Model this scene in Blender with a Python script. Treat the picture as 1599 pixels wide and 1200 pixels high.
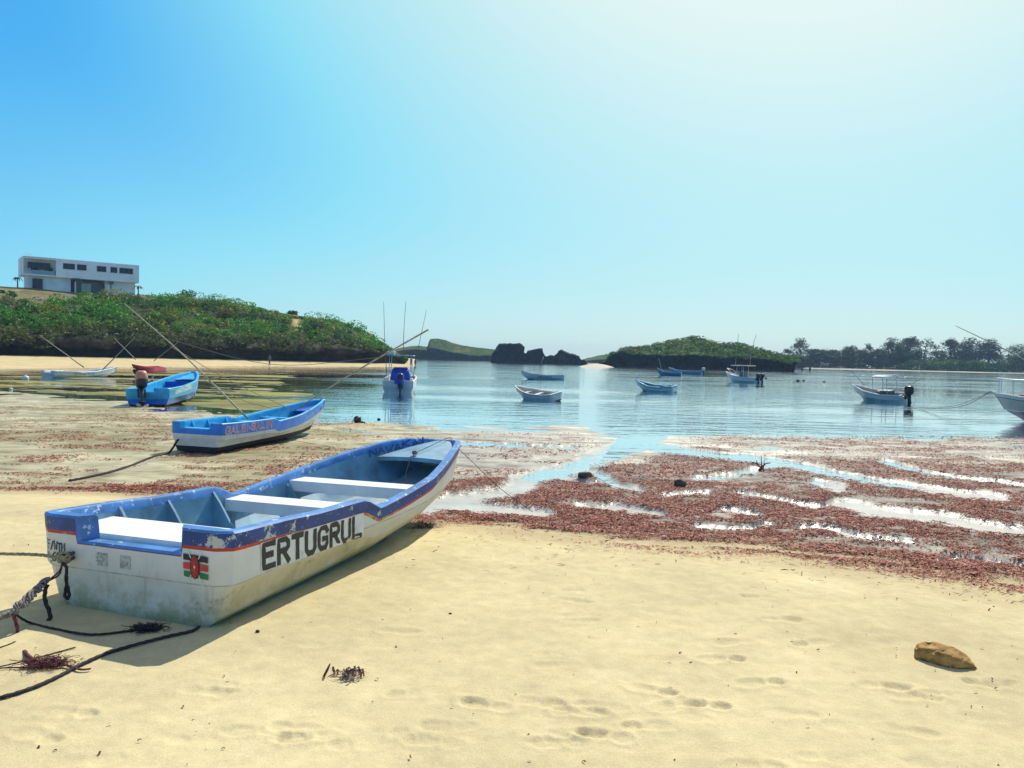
import bpy, bmesh, math, random
import numpy as np
from mathutils import Vector, Matrix

for o in list(bpy.data.objects):
    bpy.data.objects.remove(o)
SC = bpy.context.scene
COL = SC.collection
RNG = np.random.default_rng(7)
random.seed(7)

# ------------------------------------------------------------------ camera
FPX = 1200.0                                   # focal length in pixels of a 1599 px wide frame
CAMP = np.array([0.0, 0.0, 2.05])
PITCH, ROLL = math.radians(1.95), math.radians(1.3)
FW = np.array([0, math.cos(PITCH), -math.sin(PITCH)])
UP0 = np.array([0, math.sin(PITCH), math.cos(PITCH)])
RT0 = np.array([1.0, 0, 0])
RT = math.cos(ROLL) * RT0 + math.sin(ROLL) * UP0
UP = -math.sin(ROLL) * RT0 + math.cos(ROLL) * UP0
cd = bpy.data.cameras.new("camera")
cam = bpy.data.objects.new("camera", cd)
COL.objects.link(cam)
cd.sensor_fit = 'HORIZONTAL'
cd.angle_x = 2 * math.atan(799.5 / FPX)
cd.clip_start, cd.clip_end = 0.05, 6000
cam.matrix_world = Matrix(((RT[0], UP[0], -FW[0], CAMP[0]), (RT[1], UP[1], -FW[1], CAMP[1]),
                           (RT[2], UP[2], -FW[2], CAMP[2]), (0, 0, 0, 1)))
SC.camera = cam

# ------------------------------------------------------------------ sky, sun, exposure
SUN_EL, SUN_AZ = math.radians(47), math.radians(22)      # azimuth clockwise from +Y
w = bpy.data.worlds.new("World")
SC.world = w
w.use_nodes = True
nt = w.node_tree
for n in list(nt.nodes):
    nt.nodes.remove(n)
sd = Vector((math.sin(SUN_AZ) * math.cos(SUN_EL), math.cos(SUN_AZ) * math.cos(SUN_EL), math.sin(SUN_EL)))
def wn(typ, **kw):
    n = nt.nodes.new(typ)
    for k, v in kw.items(): setattr(n, k, v)
    return n
def wlink(a, b): nt.links.new(a, b)
def wmath(op, a, b=None, c=None):
    n = wn('ShaderNodeMath', operation=op)
    for i, v in enumerate((a, b, c)):
        if v is None: continue
        if isinstance(v, bpy.types.NodeSocket): wlink(v, n.inputs[i])
        else: n.inputs[i].default_value = v
    return n.outputs[0]
def wrange(v, a, b, c, d):
    n = wn('ShaderNodeMapRange', interpolation_type='SMOOTHSTEP'); wlink(v, n.inputs[0])
    for i, x in zip((1, 2, 3, 4), (a, b, c, d)): n.inputs[i].default_value = x
    return n.outputs[0]
sky = wn('ShaderNodeTexSky', sky_type='NISHITA', sun_disc=False, sun_elevation=SUN_EL, sun_rotation=SUN_AZ, air_density=1.0, dust_density=1.0, ozone_density=2.5)
skys = wn('ShaderNodeVectorMath', operation='SCALE'); wlink(sky.outputs[0], skys.inputs[0]); skys.inputs['Scale'].default_value = .11
tc_ = wn('ShaderNodeTexCoord')
dt = wn('ShaderNodeVectorMath', operation='DOT_PRODUCT'); wlink(tc_.outputs['Generated'], dt.inputs[0]); dt.inputs[1].default_value = sd
sep = wn('ShaderNodeSeparateXYZ'); wlink(tc_.outputs['Generated'], sep.inputs[0])
dot, elev = dt.outputs['Value'], sep.outputs['Z']
glow = wrange(dot, .60, 1.0, 0.0, 1.0)
hz = wmath('MULTIPLY', wmath('EXPONENT', wmath('MULTIPLY', wmath('MAXIMUM', elev, 0.0), -4.3)), wrange(dot, .3, .72, .52, .90))
tt = wmath('SUBTRACT', 1.0, wmath('MULTIPLY', wmath('SUBTRACT', 1.0, glow), wmath('SUBTRACT', 1.0, hz)))
ramp = wn('ShaderNodeValToRGB'); wlink(tt, ramp.inputs[0])
cr = ramp.color_ramp
SKYC = [(0, (.006, .25, .88)), (.22, (.045, .45, .92)), (.48, (.25, .76, .94)), (.75, (.55, .87, .89)), (1, (.92, .99, .88))]
while len(cr.elements) < len(SKYC): cr.elements.new(.5)
for e_, (p_, c_) in zip(cr.elements, SKYC): e_.position = p_; e_.color = (*c_, 1)
mxs = wn('ShaderNodeMix', data_type='RGBA'); mxs.inputs[0].default_value = .85
wlink(skys.outputs[0], mxs.inputs[6]); wlink(ramp.outputs[0], mxs.inputs[7])
bg = wn('ShaderNodeBackground'); bg.inputs['Strength'].default_value = .95
wo = wn('ShaderNodeOutputWorld')
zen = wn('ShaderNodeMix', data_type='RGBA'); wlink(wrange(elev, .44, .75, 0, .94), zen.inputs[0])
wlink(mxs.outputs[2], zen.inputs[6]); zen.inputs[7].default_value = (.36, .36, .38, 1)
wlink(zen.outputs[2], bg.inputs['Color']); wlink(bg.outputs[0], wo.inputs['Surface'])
ld = bpy.data.lights.new("sun", 'SUN')
ld.energy = 4.75
ld.angle = math.radians(0.5)
ld.color = (1.0, 0.93, 0.80)
sun = bpy.data.objects.new("sun", ld)
COL.objects.link(sun)
sun.rotation_euler = sd.to_track_quat('Z', 'Y').to_euler()
sun.location = (30, 80, 90)
SC.view_settings.view_transform = 'Standard'
SC.view_settings.look = 'None'
SC.view_settings.gamma = 1
SC.view_settings.exposure = 0.12
SC.cycles.max_bounces = 8
SC.cycles.transparent_max_bounces = 12
SC.cycles.volume_bounces = 0
SC.cycles.caustics_reflective = False
SC.cycles.caustics_refractive = False

# ------------------------------------------------------------------ pixel <-> world (pixels of the 1599 x 1200 photograph)
def ray(px, py):
    return FW + (px - 799.5) / FPX * RT - (py - 600) / FPX * UP
def G(px, py, z=0.0):
    d = ray(px, py); t = (z - CAMP[2]) / d[2]
    return CAMP + t * d
def AT(px, py, y):
    d = ray(px, py); return CAMP + d * (y / d[1])
def proj(p):
    q = np.asarray(p, float) - CAMP
    d = q @ FW
    d = np.where(d > 0.01, d, 0.01)
    return 799.5 + FPX * (q @ RT) / d, 600 - FPX * (q @ UP) / d

# ------------------------------------------------------------------ noise
def _h(ix, iy, iz, s):
    n = (ix * 374761393 + iy * 668265263 + iz * 2147483647 + s * 144665) & 0x7fffffff
    n = ((n ^ (n >> 13)) * 1274126177) & 0x7fffffff
    n = ((n ^ (n >> 16)) * 668265263) & 0x7fffffff
    return ((n ^ (n >> 15)) & 0xffff) / 65535.0
def vnoise(p, s=0):
    p = np.asarray(p, float)
    if p.shape[-1] == 2:
        p = np.concatenate([p, np.zeros(p.shape[:-1] + (1,))], -1)
    i = np.floor(p).astype(np.int64); f = p - i; f = f * f * (3 - 2 * f)
    r = 0
    for dx in (0, 1):
        for dy in (0, 1):
            for dz in (0, 1):
                wgt = (f[..., 0] if dx else 1 - f[..., 0]) * (f[..., 1] if dy else 1 - f[..., 1]) * (f[..., 2] if dz else 1 - f[..., 2])
                r = r + wgt * _h(i[..., 0] + dx, i[..., 1] + dy, i[..., 2] + dz, s)
    return r
def fbm(p, o=4, s=0):
    p = np.asarray(p, float); a, t, r = 1.0, 0.0, 0
    for k in range(o):
        r = r + a * vnoise(p * 2.03 ** k + 17.3 * k, s + k); t += a; a *= .5
    return r / t
def sstep(a, b, x):
    t = np.clip((x - a) / (b - a), 0, 1); return t * t * (3 - 2 * t)

# ------------------------------------------------------------------ materials
MATS = {}
def _new(name):
    m = bpy.data.materials.new(name); m.use_nodes = True
    t = m.node_tree; b = t.nodes['Principled BSDF']
    MATS[name] = m
    return m, t, b
def N(t, typ, **kw):
    n = t.nodes.new(typ)
    for k, v in kw.items():
        if hasattr(n, k) and not k[0].isupper(): setattr(n, k, v)
    return n
def noise_node(t, scale, detail=4, rough=.55, vec=None, coord='Object'):
    tc = t.nodes.new('ShaderNodeTexCoord'); n = t.nodes.new('ShaderNodeTexNoise')
    n.inputs['Scale'].default_value = scale; n.inputs['Detail'].default_value = detail
    n.inputs['Roughness'].default_value = rough
    if vec is not None:
        mp = t.nodes.new('ShaderNodeMapping'); mp.inputs['Scale'].default_value = vec
        t.links.new(tc.outputs[coord], mp.inputs['Vector']); t.links.new(mp.outputs[0], n.inputs['Vector'])
    else:
        t.links.new(tc.outputs[coord], n.inputs['Vector'])
    return n
def mixc(t, fac, a, b, blend='MIX'):
    m = t.nodes.new('ShaderNodeMix'); m.data_type = 'RGBA'; m.blend_type = blend
    def put(sock, v):
        if isinstance(v, bpy.types.NodeSocket): t.links.new(v, sock)
        elif isinstance(v, (int, float)): sock.default_value = v
        else: sock.default_value = (*v, 1) if len(v) == 3 else v
    put(m.inputs[0], fac); put(m.inputs[6], a); put(m.inputs[7], b)
    return m.outputs[2]
def mrange(t, v, a, b, c=0.0, d=1.0):
    m = t.nodes.new('ShaderNodeMapRange'); m.interpolation_type = 'SMOOTHSTEP'
    t.links.new(v, m.inputs[0])
    for i, x in zip((1, 2, 3, 4), (a, b, c, d)): m.inputs[i].default_value = x
    return m.outputs[0]
def mul(t, a, b, op='MULTIPLY'):
    m = t.nodes.new('ShaderNodeMath'); m.operation = op
    for i, v in enumerate((a, b)):
        if isinstance(v, bpy.types.NodeSocket): t.links.new(v, m.inputs[i])
        else: m.inputs[i].default_value = v
    return m.outputs[0]
def bump(t, b, h, strength, dist):
    n = t.nodes.new('ShaderNodeBump'); n.inputs['Strength'].default_value = strength
    n.inputs['Distance'].default_value = dist
    t.links.new(h, n.inputs['Height']); t.links.new(n.outputs[0], b.inputs['Normal'])
def M(name, col, rough=.5, var=.25, scale=6, col2=None, chips=None, grime=None, bmp=(.15, .004, 60), metal=0.0):
    """paint-like material: base + large mottling, optional chips (colour, threshold, scale) and grime (colour, amount, scale)"""
    if name in MATS: return MATS[name]
    m, t, b = _new(name)
    c = np.array(col)
    n = noise_node(t, scale, 5)
    out = mixc(t, mrange(t, n.outputs[0], .3, .7), tuple(np.clip(c * (1 - var), 0, 1)), tuple(np.clip(col2 if col2 is not None else c * (1 + var * .5), 0, 1)))
    if grime:
        g = noise_node(t, grime[2], 6, .65)
        out = mixc(t, mul(t, mrange(t, g.outputs[0], .48, .75), grime[1]), out, grime[0])
    if chips:
        g = noise_node(t, chips[2], 8, .75)
        out = mixc(t, mrange(t, g.outputs[0], chips[1], chips[1] + .03), out, chips[0])
    t.links.new(out, b.inputs['Base Color'])
    b.inputs['Roughness'].default_value = rough; b.inputs['Metallic'].default_value = metal
    if bmp:
        g = noise_node(t, bmp[2], 4)
        bump(t, b, g.outputs[0], bmp[0], bmp[1])
    return m
def vcol_mat(name, rough=.8, attr='Col', translucent=0.0, bmp=None, wet=False, grain=None, spec=.3):
    if name in MATS: return MATS[name]
    m, t, b = _new(name)
    a = t.nodes.new('ShaderNodeAttribute'); a.attribute_name = attr
    out = a.outputs['Color']
    if grain:
        for sc_, lo, hi in grain:
            g = noise_node(t, sc_, 5, .6)
            k = mrange(t, g.outputs[0], .25, .75, lo, hi)
            cb = t.nodes.new('ShaderNodeCombineColor')
            for i in range(3): t.links.new(k, cb.inputs[i])
            out = mixc(t, 1.0, out, cb.outputs[0], 'MULTIPLY')
    t.links.new(out, b.inputs['Base Color'])
    b.inputs['Roughness'].default_value = rough
    b.inputs['Specular IOR Level'].default_value = spec
    if wet:
        t.links.new(mrange(t, a.outputs['Alpha'], 0, 1, .95, .30), b.inputs['Roughness'])
        t.links.new(mrange(t, a.outputs['Alpha'], 0, 1, .1, .45), b.inputs['Specular IOR Level'])
    if bmp:
        g = noise_node(t, bmp[2], 6, .7); bump(t, b, g.outputs[0], bmp[0], bmp[1])
    if translucent:
        tr = t.nodes.new('ShaderNodeBsdfTranslucent'); t.links.new(out, tr.inputs['Color'])
        mx = t.nodes.new('ShaderNodeMixShader'); mx.inputs[0].default_value = translucent
        t.links.new(b.outputs[0], mx.inputs[1]); t.links.new(tr.outputs[0], mx.inputs[2])
        t.links.new(mx.outputs[0], t.nodes['Material Output'].inputs['Surface'])
    return m

# ------------------------------------------------------------------ mesh helpers
def mesh_obj(name, V, Fq, mats, parent=None, smooth=False, mi=None, col=None, loc=None):
    """one mesh object from vertex and face lists (faces may be a numpy n x 4 / n x 3 array)"""
    me = bpy.data.meshes.new(name)
    V = np.asarray(V, np.float32)
    if isinstance(Fq, np.ndarray):
        k = Fq.shape[1]; n = len(Fq)
        me.vertices.add(len(V)); me.vertices.foreach_set('co', V.ravel())
        me.loops.add(n * k); me.loops.foreach_set('vertex_index', Fq.astype(np.int32).ravel())
        me.polygons.add(n)
        me.polygons.foreach_set('loop_start', np.arange(0, n * k, k, dtype=np.int32))
        me.update(calc_edges=True)
    else:
        me.from_pydata([tuple(v) for v in V], [], [tuple(f) for f in Fq])
    for m in (mats if isinstance(mats, (list, tuple)) else [mats]):
        me.materials.append(m)
    np_ = len(me.polygons)
    if mi is not None: me.polygons.foreach_set('material_index', np.asarray(mi, np.int32))
    me.polygons.foreach_set('use_smooth', np.full(np_, bool(smooth)))
    if col is not None:
        at = me.attributes.new('Col', 'FLOAT_COLOR', 'POINT')
        c = np.asarray(col, np.float32)
        if c.shape[1] == 3: c = np.concatenate([c, np.ones((len(c), 1), np.float32)], 1)
        at.data.foreach_set('color', c.ravel())
    me.validate(); me.update()
    o = bpy.data.objects.new(name, me); COL.objects.link(o)
    if parent: o.parent = parent
    if loc is not None: o.location = loc
    return o
def tag(o, label, cat, group=None, kind=None):
    if label: o['label'] = label
    if cat: o['category'] = cat
    if group: o['group'] = group
    if kind: o['kind'] = kind
    return o
def thing(name, label, cat, loc=(0, 0, 0), rotz=0, group=None, rot=None):
    o = bpy.data.objects.new(name, None); COL.objects.link(o)
    o.location = loc; o.rotation_euler = rot if rot is not None else (0, 0, rotz)
    o.empty_display_size = .2
    return tag(o, label, cat, group)

class MB:
    """collects simple shapes into ONE mesh"""
    def __init__(s): s.V = []; s.F = []; s.I = []
    def add(s, V, F, mi=0):
        k = len(s.V); s.V += [tuple(v) for v in V]; s.F += [tuple(i + k for i in f) for f in F]; s.I += [mi] * len(F)
        return s
    def box(s, c, d, rz=0.0, mi=0, bev=0.0, rx=0.0):
        bm = bmesh.new(); bmesh.ops.create_cube(bm, size=1)
        for v in bm.verts: v.co = Vector((v.co.x * d[0], v.co.y * d[1], v.co.z * d[2]))
        if bev: bmesh.ops.bevel(bm, geom=list(bm.edges), offset=bev, segments=2, affect='EDGES', profile=.5)
        R = Matrix.Rotation(rz, 3, 'Z') @ Matrix.Rotation(rx, 3, 'X')
        bm.verts.index_update()
        s.add([R @ v.co + Vector(c) for v in bm.verts], [[v.index for v in f.verts] for f in bm.faces], mi); bm.free()
        return s
    def tube(s, P, r, n=8, mi=0, twist=None, cap=True):
        P = np.asarray(P, float); m = len(P)
        r = np.full(m, r, float) if np.isscalar(r) else np.asarray(r, float)
        T = np.gradient(P, axis=0); T /= np.linalg.norm(T, axis=1)[:, None] + 1e-12
        ref = np.array([0, 0, 1.0]) if abs(T[0][2]) < .9 else np.array([1.0, 0, 0])
        V = []; u = np.cross(T[0], ref); u /= np.linalg.norm(u); acc = 0
        for i in range(m):
            u = u - T[i] * (u @ T[i]); u /= np.linalg.norm(u) + 1e-12; v = np.cross(T[i], u)
            if i: acc += np.linalg.norm(P[i] - P[i - 1])
            for j in range(n):
                a = 2 * math.pi * j / n
                rr = r[i] * (1 + (.22 * math.cos(3 * a + acc * twist) if twist else 0))
                V.append(P[i] + rr * (math.cos(a) * u + math.sin(a) * v))
        F = [(i * n + j, i * n + (j + 1) % n, (i + 1) * n + (j + 1) % n, (i + 1) * n + j) for i in range(m - 1) for j in range(n)]
        if cap: F += [tuple(range(n - 1, -1, -1)), tuple((m - 1) * n + j for j in range(n))]
        return s.add(V, F, mi)
    def loft(s, rings, mi=0, cap=True, closed=True):
        n = len(rings[0]); V = [p for r_ in rings for p in r_]
        F = []
        for i in range(len(rings) - 1):
            for j in range(n if closed else n - 1):
                F.append((i * n + j, i * n + (j + 1) % n, (i + 1) * n + (j + 1) % n, (i + 1) * n + j))
        if cap and closed: F += [tuple(range(n - 1, -1, -1)), tuple((len(rings) - 1) * n + j for j in range(n))]
        return s.add(V, F, mi)
    def ball(s, c, d, mi=0, n=10, jitter=0):
        R = []
        for i in range(1, n):
            th = math.pi * i / n
            R.append([(c[0] + d[0] * math.sin(th) * math.cos(2 * math.pi * j / (2 * n)), c[1] + d[1] * math.sin(th) * math.sin(2 * math.pi * j / (2 * n)), c[2] - d[2] * math.cos(th)) for j in range(2 * n)])
        return s.loft(R, mi)
    def build(s, name, mats, parent=None, smooth=False, loc=None):
        return mesh_obj(name, s.V, s.F, mats, parent, smooth, s.I, loc=loc)
def curve_pts(P, n=40):
    """smooth (Catmull-Rom) resampling of a point list"""
    P = np.asarray(P, float)
    if len(P) == 2: return P[0] + (P[1] - P[0]) * np.linspace(0, 1, n)[:, None]
    Q = np.concatenate([[2 * P[0] - P[1]], P, [2 * P[-1] - P[-2]]]); out = []
    for u in np.linspace(0, len(P) - 1 - 1e-6, n):
        i = int(u); t = u - i; a, b, c, d = Q[i:i + 4]
        out.append(.5 * (2 * b + (c - a) * t + (2 * a - 5 * b + 4 * c - d) * t * t + (3 * b - a - 3 * c + d) * t ** 3))
    return np.array(out)

# ================================================================== SETTING: ground and water
# shore lines, read as depth along the view for each bearing (bearing given as a photo column)
def depth_of(pts, z):
    a = np.array([(p[0], G(p[0], p[1], z)[1]) for p in pts]); return a[:, 0], a[:, 1]
YL = [(-300, 760), (0, 765), (150, 768), (300, 778), (420, 792), (560, 815), (700, 808), (800, 818), (900, 834), (1000, 842), (1100, 847), (1200, 852), (1300, 868), (1400, 880), (1599, 908), (1900, 945)]
TOE = depth_of(YL, .16)
WE = depth_of([(-300, 606), (0, 612), (150, 624), (300, 640), (420, 652), (540, 662), (700, 667), (900, 666), (1000, 679), (1100, 685), (1300, 690), (1599, 692), (1900, 694)], 0.0)
BW = (np.array([-400, 0, 200, 400, 600, 640, 665]), np.array([52, 68, 85, 109, 130, 141, 160.]))      # left far beach: water edge
BF = (np.array([-400, 0, 200, 400, 600, 640, 665]), np.array([72, 92, 105, 122, 140, 150, 165.]))     # cliff foot
FOOT_H = (np.array([-400, 0, 300, 600, 665]), np.array([1.0, .95, .8, .5, .3]))
def bearing_px(x, y):
    yy = np.maximum(y, .05); return np.clip(799.5 + FPX * x / yy, -400, 2000)
def ground_z(x, y):
    x = np.asarray(x, float); y = np.asarray(y, float)
    b = bearing_px(x, y)
    toe = np.interp(b, *TOE); we = np.interp(b, *WE)
    s = y - toe
    q = np.stack([x, y], -1)
    z = .34 + (.045 - .34) * sstep(-2.0, 1.0, s)
    k = np.clip((s - 1) / np.maximum(we - toe - 1, .5), 0, 1)
    z = np.where(s > 1, .045 * (1 - k) + .0 * k, z)
    z = np.where(y > we, -np.minimum((y - we) * .012, 1.1), z)
    # undulation
    z = z + (fbm(q * .45, 3, 3) - .5) * .04 * (1 - sstep(-1.5, 1, s)) + (fbm(q * .5, 3, 9) - .5) * .035 * sstep(0, 2, s) * (y < we + 30)
    # weedy shallows in the lee of the headland: the bed lies just at the water line there
    lee = (1 - sstep(430, 600, b + (fbm(q * .2, 3, 61) - .5) * 160)) * (y > we) * sstep(0, 3, y - we) * (1 - sstep(.86, .98, y / np.interp(b, *BW)))
    bed = (fbm(q * np.array([.10, .34]), 4, 62) - .5) * .07 + (fbm(q * np.array([.45, 1.5]), 4, 63) - .5) * .05 - .002
    z = z * (1 - lee) + bed * lee
    # far left beach
    bw = np.interp(b, *BW); bf = np.interp(b, *BF); fh = np.interp(b, *FOOT_H)
    t = np.clip((y - bw) / (bf - bw), -.6, 1.2)
    zl = t * fh
    wl = (1 - sstep(640, 668, b)) * sstep(.75, 1.0, y / bw)
    z = z * (1 - wl) + np.maximum(zl, -1.0) * wl
    # far right beach
    wr = sstep(1228, 1262, b) * (y > 330)
    zr = np.clip((y - 372) * .03, -1.1, 1.6)
    z = z * (1 - wr) + zr * wr
    return z
def gz(x, y): return float(ground_z(np.array([x]), np.array([y]))[0])

# weed-free channels and pools on the tidal flat: (photo polyline, half width)
CH = [([(1010, 676), (985, 692), (955, 706), (880, 735), (830, 748), (795, 768), (700, 782), (640, 800)], 11),
      ([(700, 790), (760, 792), (850, 802)], 9), ([(955, 788), (1030, 803)], 7), ([(912, 790), (965, 794)], 6),
      ([(1000, 690), (1045, 700), (1090, 706), (1190, 716), (1290, 735), (1400, 756), (1560, 777)], 7),
      ([(1380, 718), (1440, 735), (1500, 745), (1599, 757)], 4.5), ([(1090, 745), (1150, 740), (1200, 728), (1240, 722)], 5),
      ([(1160, 770), (1260, 788), (1290, 790)], 4.5), ([(1320, 786), (1400, 803), (1470, 808), (1540, 824), (1640, 832)], 10),
      ([(1090, 822), (1150, 826), (1200, 820)], 5), ([(1255, 822), (1300, 826), (1345, 838), (1420, 845)], 6),
      ([(1275, 752), (1310, 760)], 7), ([(1135, 795), (1180, 803)], 6), ([(930, 735), (960, 755), (1000, 765)], 5),
      ([(1040, 772), (1100, 768)], 4.5), ([(860, 745), (930, 752)], 4), ([(1480, 868), (1600, 882)], 4), ([(690, 690), (900, 697)], 3)]
CHW = []
for pts, hw in CH:
    P = curve_pts([(a, b_) for a, b_ in pts], 24)
    CHW.append((P, hw))
def chan(px, py):
    r = np.zeros_like(px)
    wob = (vnoise(np.stack([px * .02, py * .06], -1), 5) - .5) * 8 + (fbm(np.stack([px * .07, py * .22], -1), 3, 6) - .5) * 12
    for P, hw in CHW:
        lo = P.min(0) - 30; hi = P.max(0) + 30
        m = (px > lo[0]) & (px < hi[0]) & (py > lo[1]) & (py < hi[1])
        if not m.any(): continue
        x = px[m] + wob[m]; y = py[m] + wob[m] * .4; best = np.full(x.shape, 1e9)
        for a, b_ in zip(P[:-1], P[1:]):
            d = b_ - a; t = np.clip(((x - a[0]) * d[0] + (y - a[1]) * d[1]) / (d @ d + 1e-9), 0, 1)
            best = np.minimum(best, np.hypot((x - a[0] - t * d[0]) * .35, y - a[1] - t * d[1]))
        r[m] = np.maximum(r[m], 1 - sstep(hw * .55, hw * 1.2, best))
    return r
YU = ([600, 690, 760, 830, 870, 900, 1000, 1060, 1100, 1200, 1300, 1400, 1599, 1900], [752, 748, 742, 742, 722, 716, 716, 698, 692, 702, 704, 710, 714, 716])
YLx, YLy = zip(*YL)
def weed(x, y):
    """seaweed cover 0..1 at a ground point, and the channel mask"""
    px, py = proj(np.stack([x, y, np.full_like(x, .05)], -1))
    q = np.stack([x, y], -1)
    lo = np.interp(px, YLx, YLy); up = np.interp(px, *YU)
    n1 = fbm(q * np.array([.7, .9]), 4, 21); n2 = fbm(q * np.array([1.1, 3.2]), 4, 33); n3 = fbm(q * 3.3, 3, 44)
    edge = (n1 - .5) * 40
    main = sstep(up - 4, up + 14, py + edge * .6) * (1 - sstep(lo - 4, lo + 10, py + edge * .6)) * sstep(660, 700, px)
    main *= .88 * sstep(.33, .52, n1 * .5 + n2 * .5 + .05)
    tail = sstep(lo - 5, lo, py) * (1 - sstep(lo + 2, lo + 58, py + (n1 - .5) * 60)) * sstep(.42, .58, n2) * .8 * sstep(560, 680, px)
    mid = sstep(669, 680, py) * (1 - sstep(738, 752, py)) * sstep(640, 690, px) * (1 - sstep(880, 960, px)) * sstep(.46, .6, n2) * .55
    band = np.exp(-((py - lo + 6 + (n1 - .5) * 26) / 8.5) ** 2) * (1 - sstep(640, 700, px)) * .95 * sstep(.34, .5, n2)
    band2 = np.exp(-((py - lo + 14 + (n1 - .5) * 30) / 9.) ** 2) * sstep(640, 700, px) * .9
    left = sstep(622, 648, py + (px - 200) * -.05) * (1 - sstep(lo - 6, lo, py)) * (1 - sstep(640, 700, px)) * sstep(.49, .63, n2 * .7 + n1 * .3) * .62
    c = chan(px, py)
    strip = sstep(672, 684, py) * (1 - sstep(up - 6, up + 4, py)) * sstep(1040, 1140, px) * sstep(.42, .58, n2) * .75
    D = np.maximum.reduce([main, mid, band, band2, left, strip]) * (1 - c) + tail
    return np.clip(D, 0, 1), c, n1, n2, n3, px, py

# footprints in the dry sand: photo pixels
FEET = [(845, 1095), (900, 1108), (1060, 1100), (1100, 1098), (1072, 1117), (1190, 1065), (1380, 1072), (1430, 1087), (1480, 1085), (1540, 1064), (1570, 1069), (850, 1146), (905, 1142), (872, 1157), (945, 1146), (1180, 1194), (1460, 1192), (395, 1140), (460, 1137), (482, 1150), (650, 1140), (700, 1130), (680, 1155), (335, 1066), (322, 1078), (470, 1005), (620, 985), (907, 968), (909, 958), (890, 920), (893, 935), (865, 1018), (870, 1036), (1070, 1026), (1150, 1002), (1222, 968), (1185, 932), (1268, 1003), (1130, 1028), (112, 1113), (140, 1190), (640, 1080), (1330, 1130), (1010, 1132), (760, 1098), (255, 1150), (560, 1160), (1290, 1180), (1240, 1112), (1020, 1075), (1420, 1140), (940, 1100), (1545, 1120), (60, 1150)]
def build_ground():
    rad = [0.25, .6, 1.0]
    r = 1.3
    while r < 1600:
        rad.append(r)
        r *= 1.0044 if r < 27 else (1.012 if r < 220 else 1.05)
    rad = np.array(rad)
    a0 = math.radians(39)
    fine = np.arange(-a0, a0, .0022)
    wing = np.arange(a0 + .006, math.radians(57), .0065)
    fine = np.concatenate([-wing[::-1], fine, wing])
    coarse = np.radians(np.concatenate([np.arange(58, 181, 3.0), np.arange(-179, -57.5, 3.0)]))
    ang = np.concatenate([fine, coarse])
    nr, na = len(rad), len(ang)
    RR, AA = np.meshgrid(rad, ang, indexing='ij')
    x = (RR * np.sin(AA)).ravel(); y = (RR * np.cos(AA)).ravel()
    z = ground_z(x, y)
    V = np.stack([x, y, z], 1)
    n = len(V)
    near = (y > 2) & (y < 60) & (RR.ravel() < 60)
    D = np.zeros(n); c = np.zeros(n); n1 = np.full(n, .5); n2 = np.full(n, .5); n3 = np.full(n, .5); px = np.zeros(n); py = np.zeros(n)
    D[near], c[near], n1[near], n2[near], n3[near], px[near], py[near] = weed(x[near], y[near])
    b = bearing_px(x, y); toe = np.interp(b, *TOE); we = np.interp(b, *WE); s = y - toe
    flat = sstep(0.0, 1.2, s) * (y < we)
    z = z - .036 * c * sstep(-.6, .8, s) * near + D * (.012 + .03 * n3) * near
    # footprints, rims and scuffs
    rr = random.Random(3)
    for (fx, fy) in FEET:
        p = G(fx, fy, .34); an = rr.uniform(-.35, .35) + (math.pi if rr.random() < .5 else 0); dep = rr.choice([.004, .006, .009, .014]) * rr.uniform(.8, 1.2)
        m = np.nonzero((abs(x - p[0]) < .35) & (abs(y - p[1]) < .35))[0]
        dx = x[m] - p[0]; dy = y[m] - p[1]
        u = dx * math.cos(an) + dy * math.sin(an); v = -dx * math.sin(an) + dy * math.cos(an)
        def blob(cu, cv, ru, rv): return np.sqrt(((u - cu) / ru) ** 2 + ((v - cv) / rv) ** 2)
        e = (fbm(np.stack([x[m], y[m]], -1) * 26, 3, 41) - .5) * .55 + np.minimum(blob(.06, 0, .085, .05), blob(-.075, .01, .055, .042))
        z[m] += -dep * (1 - sstep(.62, 1.08, e)) * (.7 + .5 * np.clip(u / .1, -1, 1) * (1 if rr.random() < .5 else -1)) + dep * .35 * np.exp(-((e - 1.35) / .28) ** 2) * (.6 + .8 * n_(dx, dy))
    z += (y < 9) * (1 - sstep(-1.4, 0, s)) * ((fbm(np.stack([x * 2.2, y * 3.0], -1), 4, 71) - .5) * .022 + (fbm(np.stack([x * 9, y * 11.0], -1), 3, 72) - .5) * .006)
    V[:, 2] = z
    # colours of the ground, with some sky reflection and water tint painted in
    dry = np.array([.61, .525, .305]); damp = np.array([.46, .37, .22]); flatR = np.array([.43, .41, .35]); flatL = np.array([.47, .42, .26])
    tint = (fbm(np.stack([x * .8, y * .8], -1), 4, 81) - .5)[:, None]
    colr = dry * (1 + .22 * tint)
    kd = sstep(-1.6, .2, s + (n1 - .5) * 1.6)[:, None]; colr = colr * (1 - kd) + damp * kd
    lw = (1 - sstep(560, 760, b))[:, None]
    fl = (flatL * lw + flatR * (1 - lw)) * (1 + 1.5 * (n2 - .5) + .8 * (n3 - .5))[:, None]
    kf = sstep(.1, 1.4, s)[:, None]; colr = colr * (1 - kf) + fl * kf
    # olive algae film on the left flat
    al = (lw[:, 0] * flat * sstep(.45, .62, n1))[:, None] * .5
    colr = colr * (1 - al) + np.array([.22, .20, .08]) * al
    colr = colr + (np.array([.56, .55, .50]) - colr) * (c * sstep(0, 1, s) * .7)[:, None]  # bright sky reflection painted into the channel floors as a paler tone
    # under water: sand, then light absorption painted in as turquoise with depth, seagrass beds to the left
    uw = (z < 0.0) & (y > toe) & (y < 420)
    dep = np.clip(-z, 0, 1.2)[:, None]
    kk = 1 - np.exp(-dep * 3.4)
    deep = np.array([.03, .47, .66])
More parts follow.
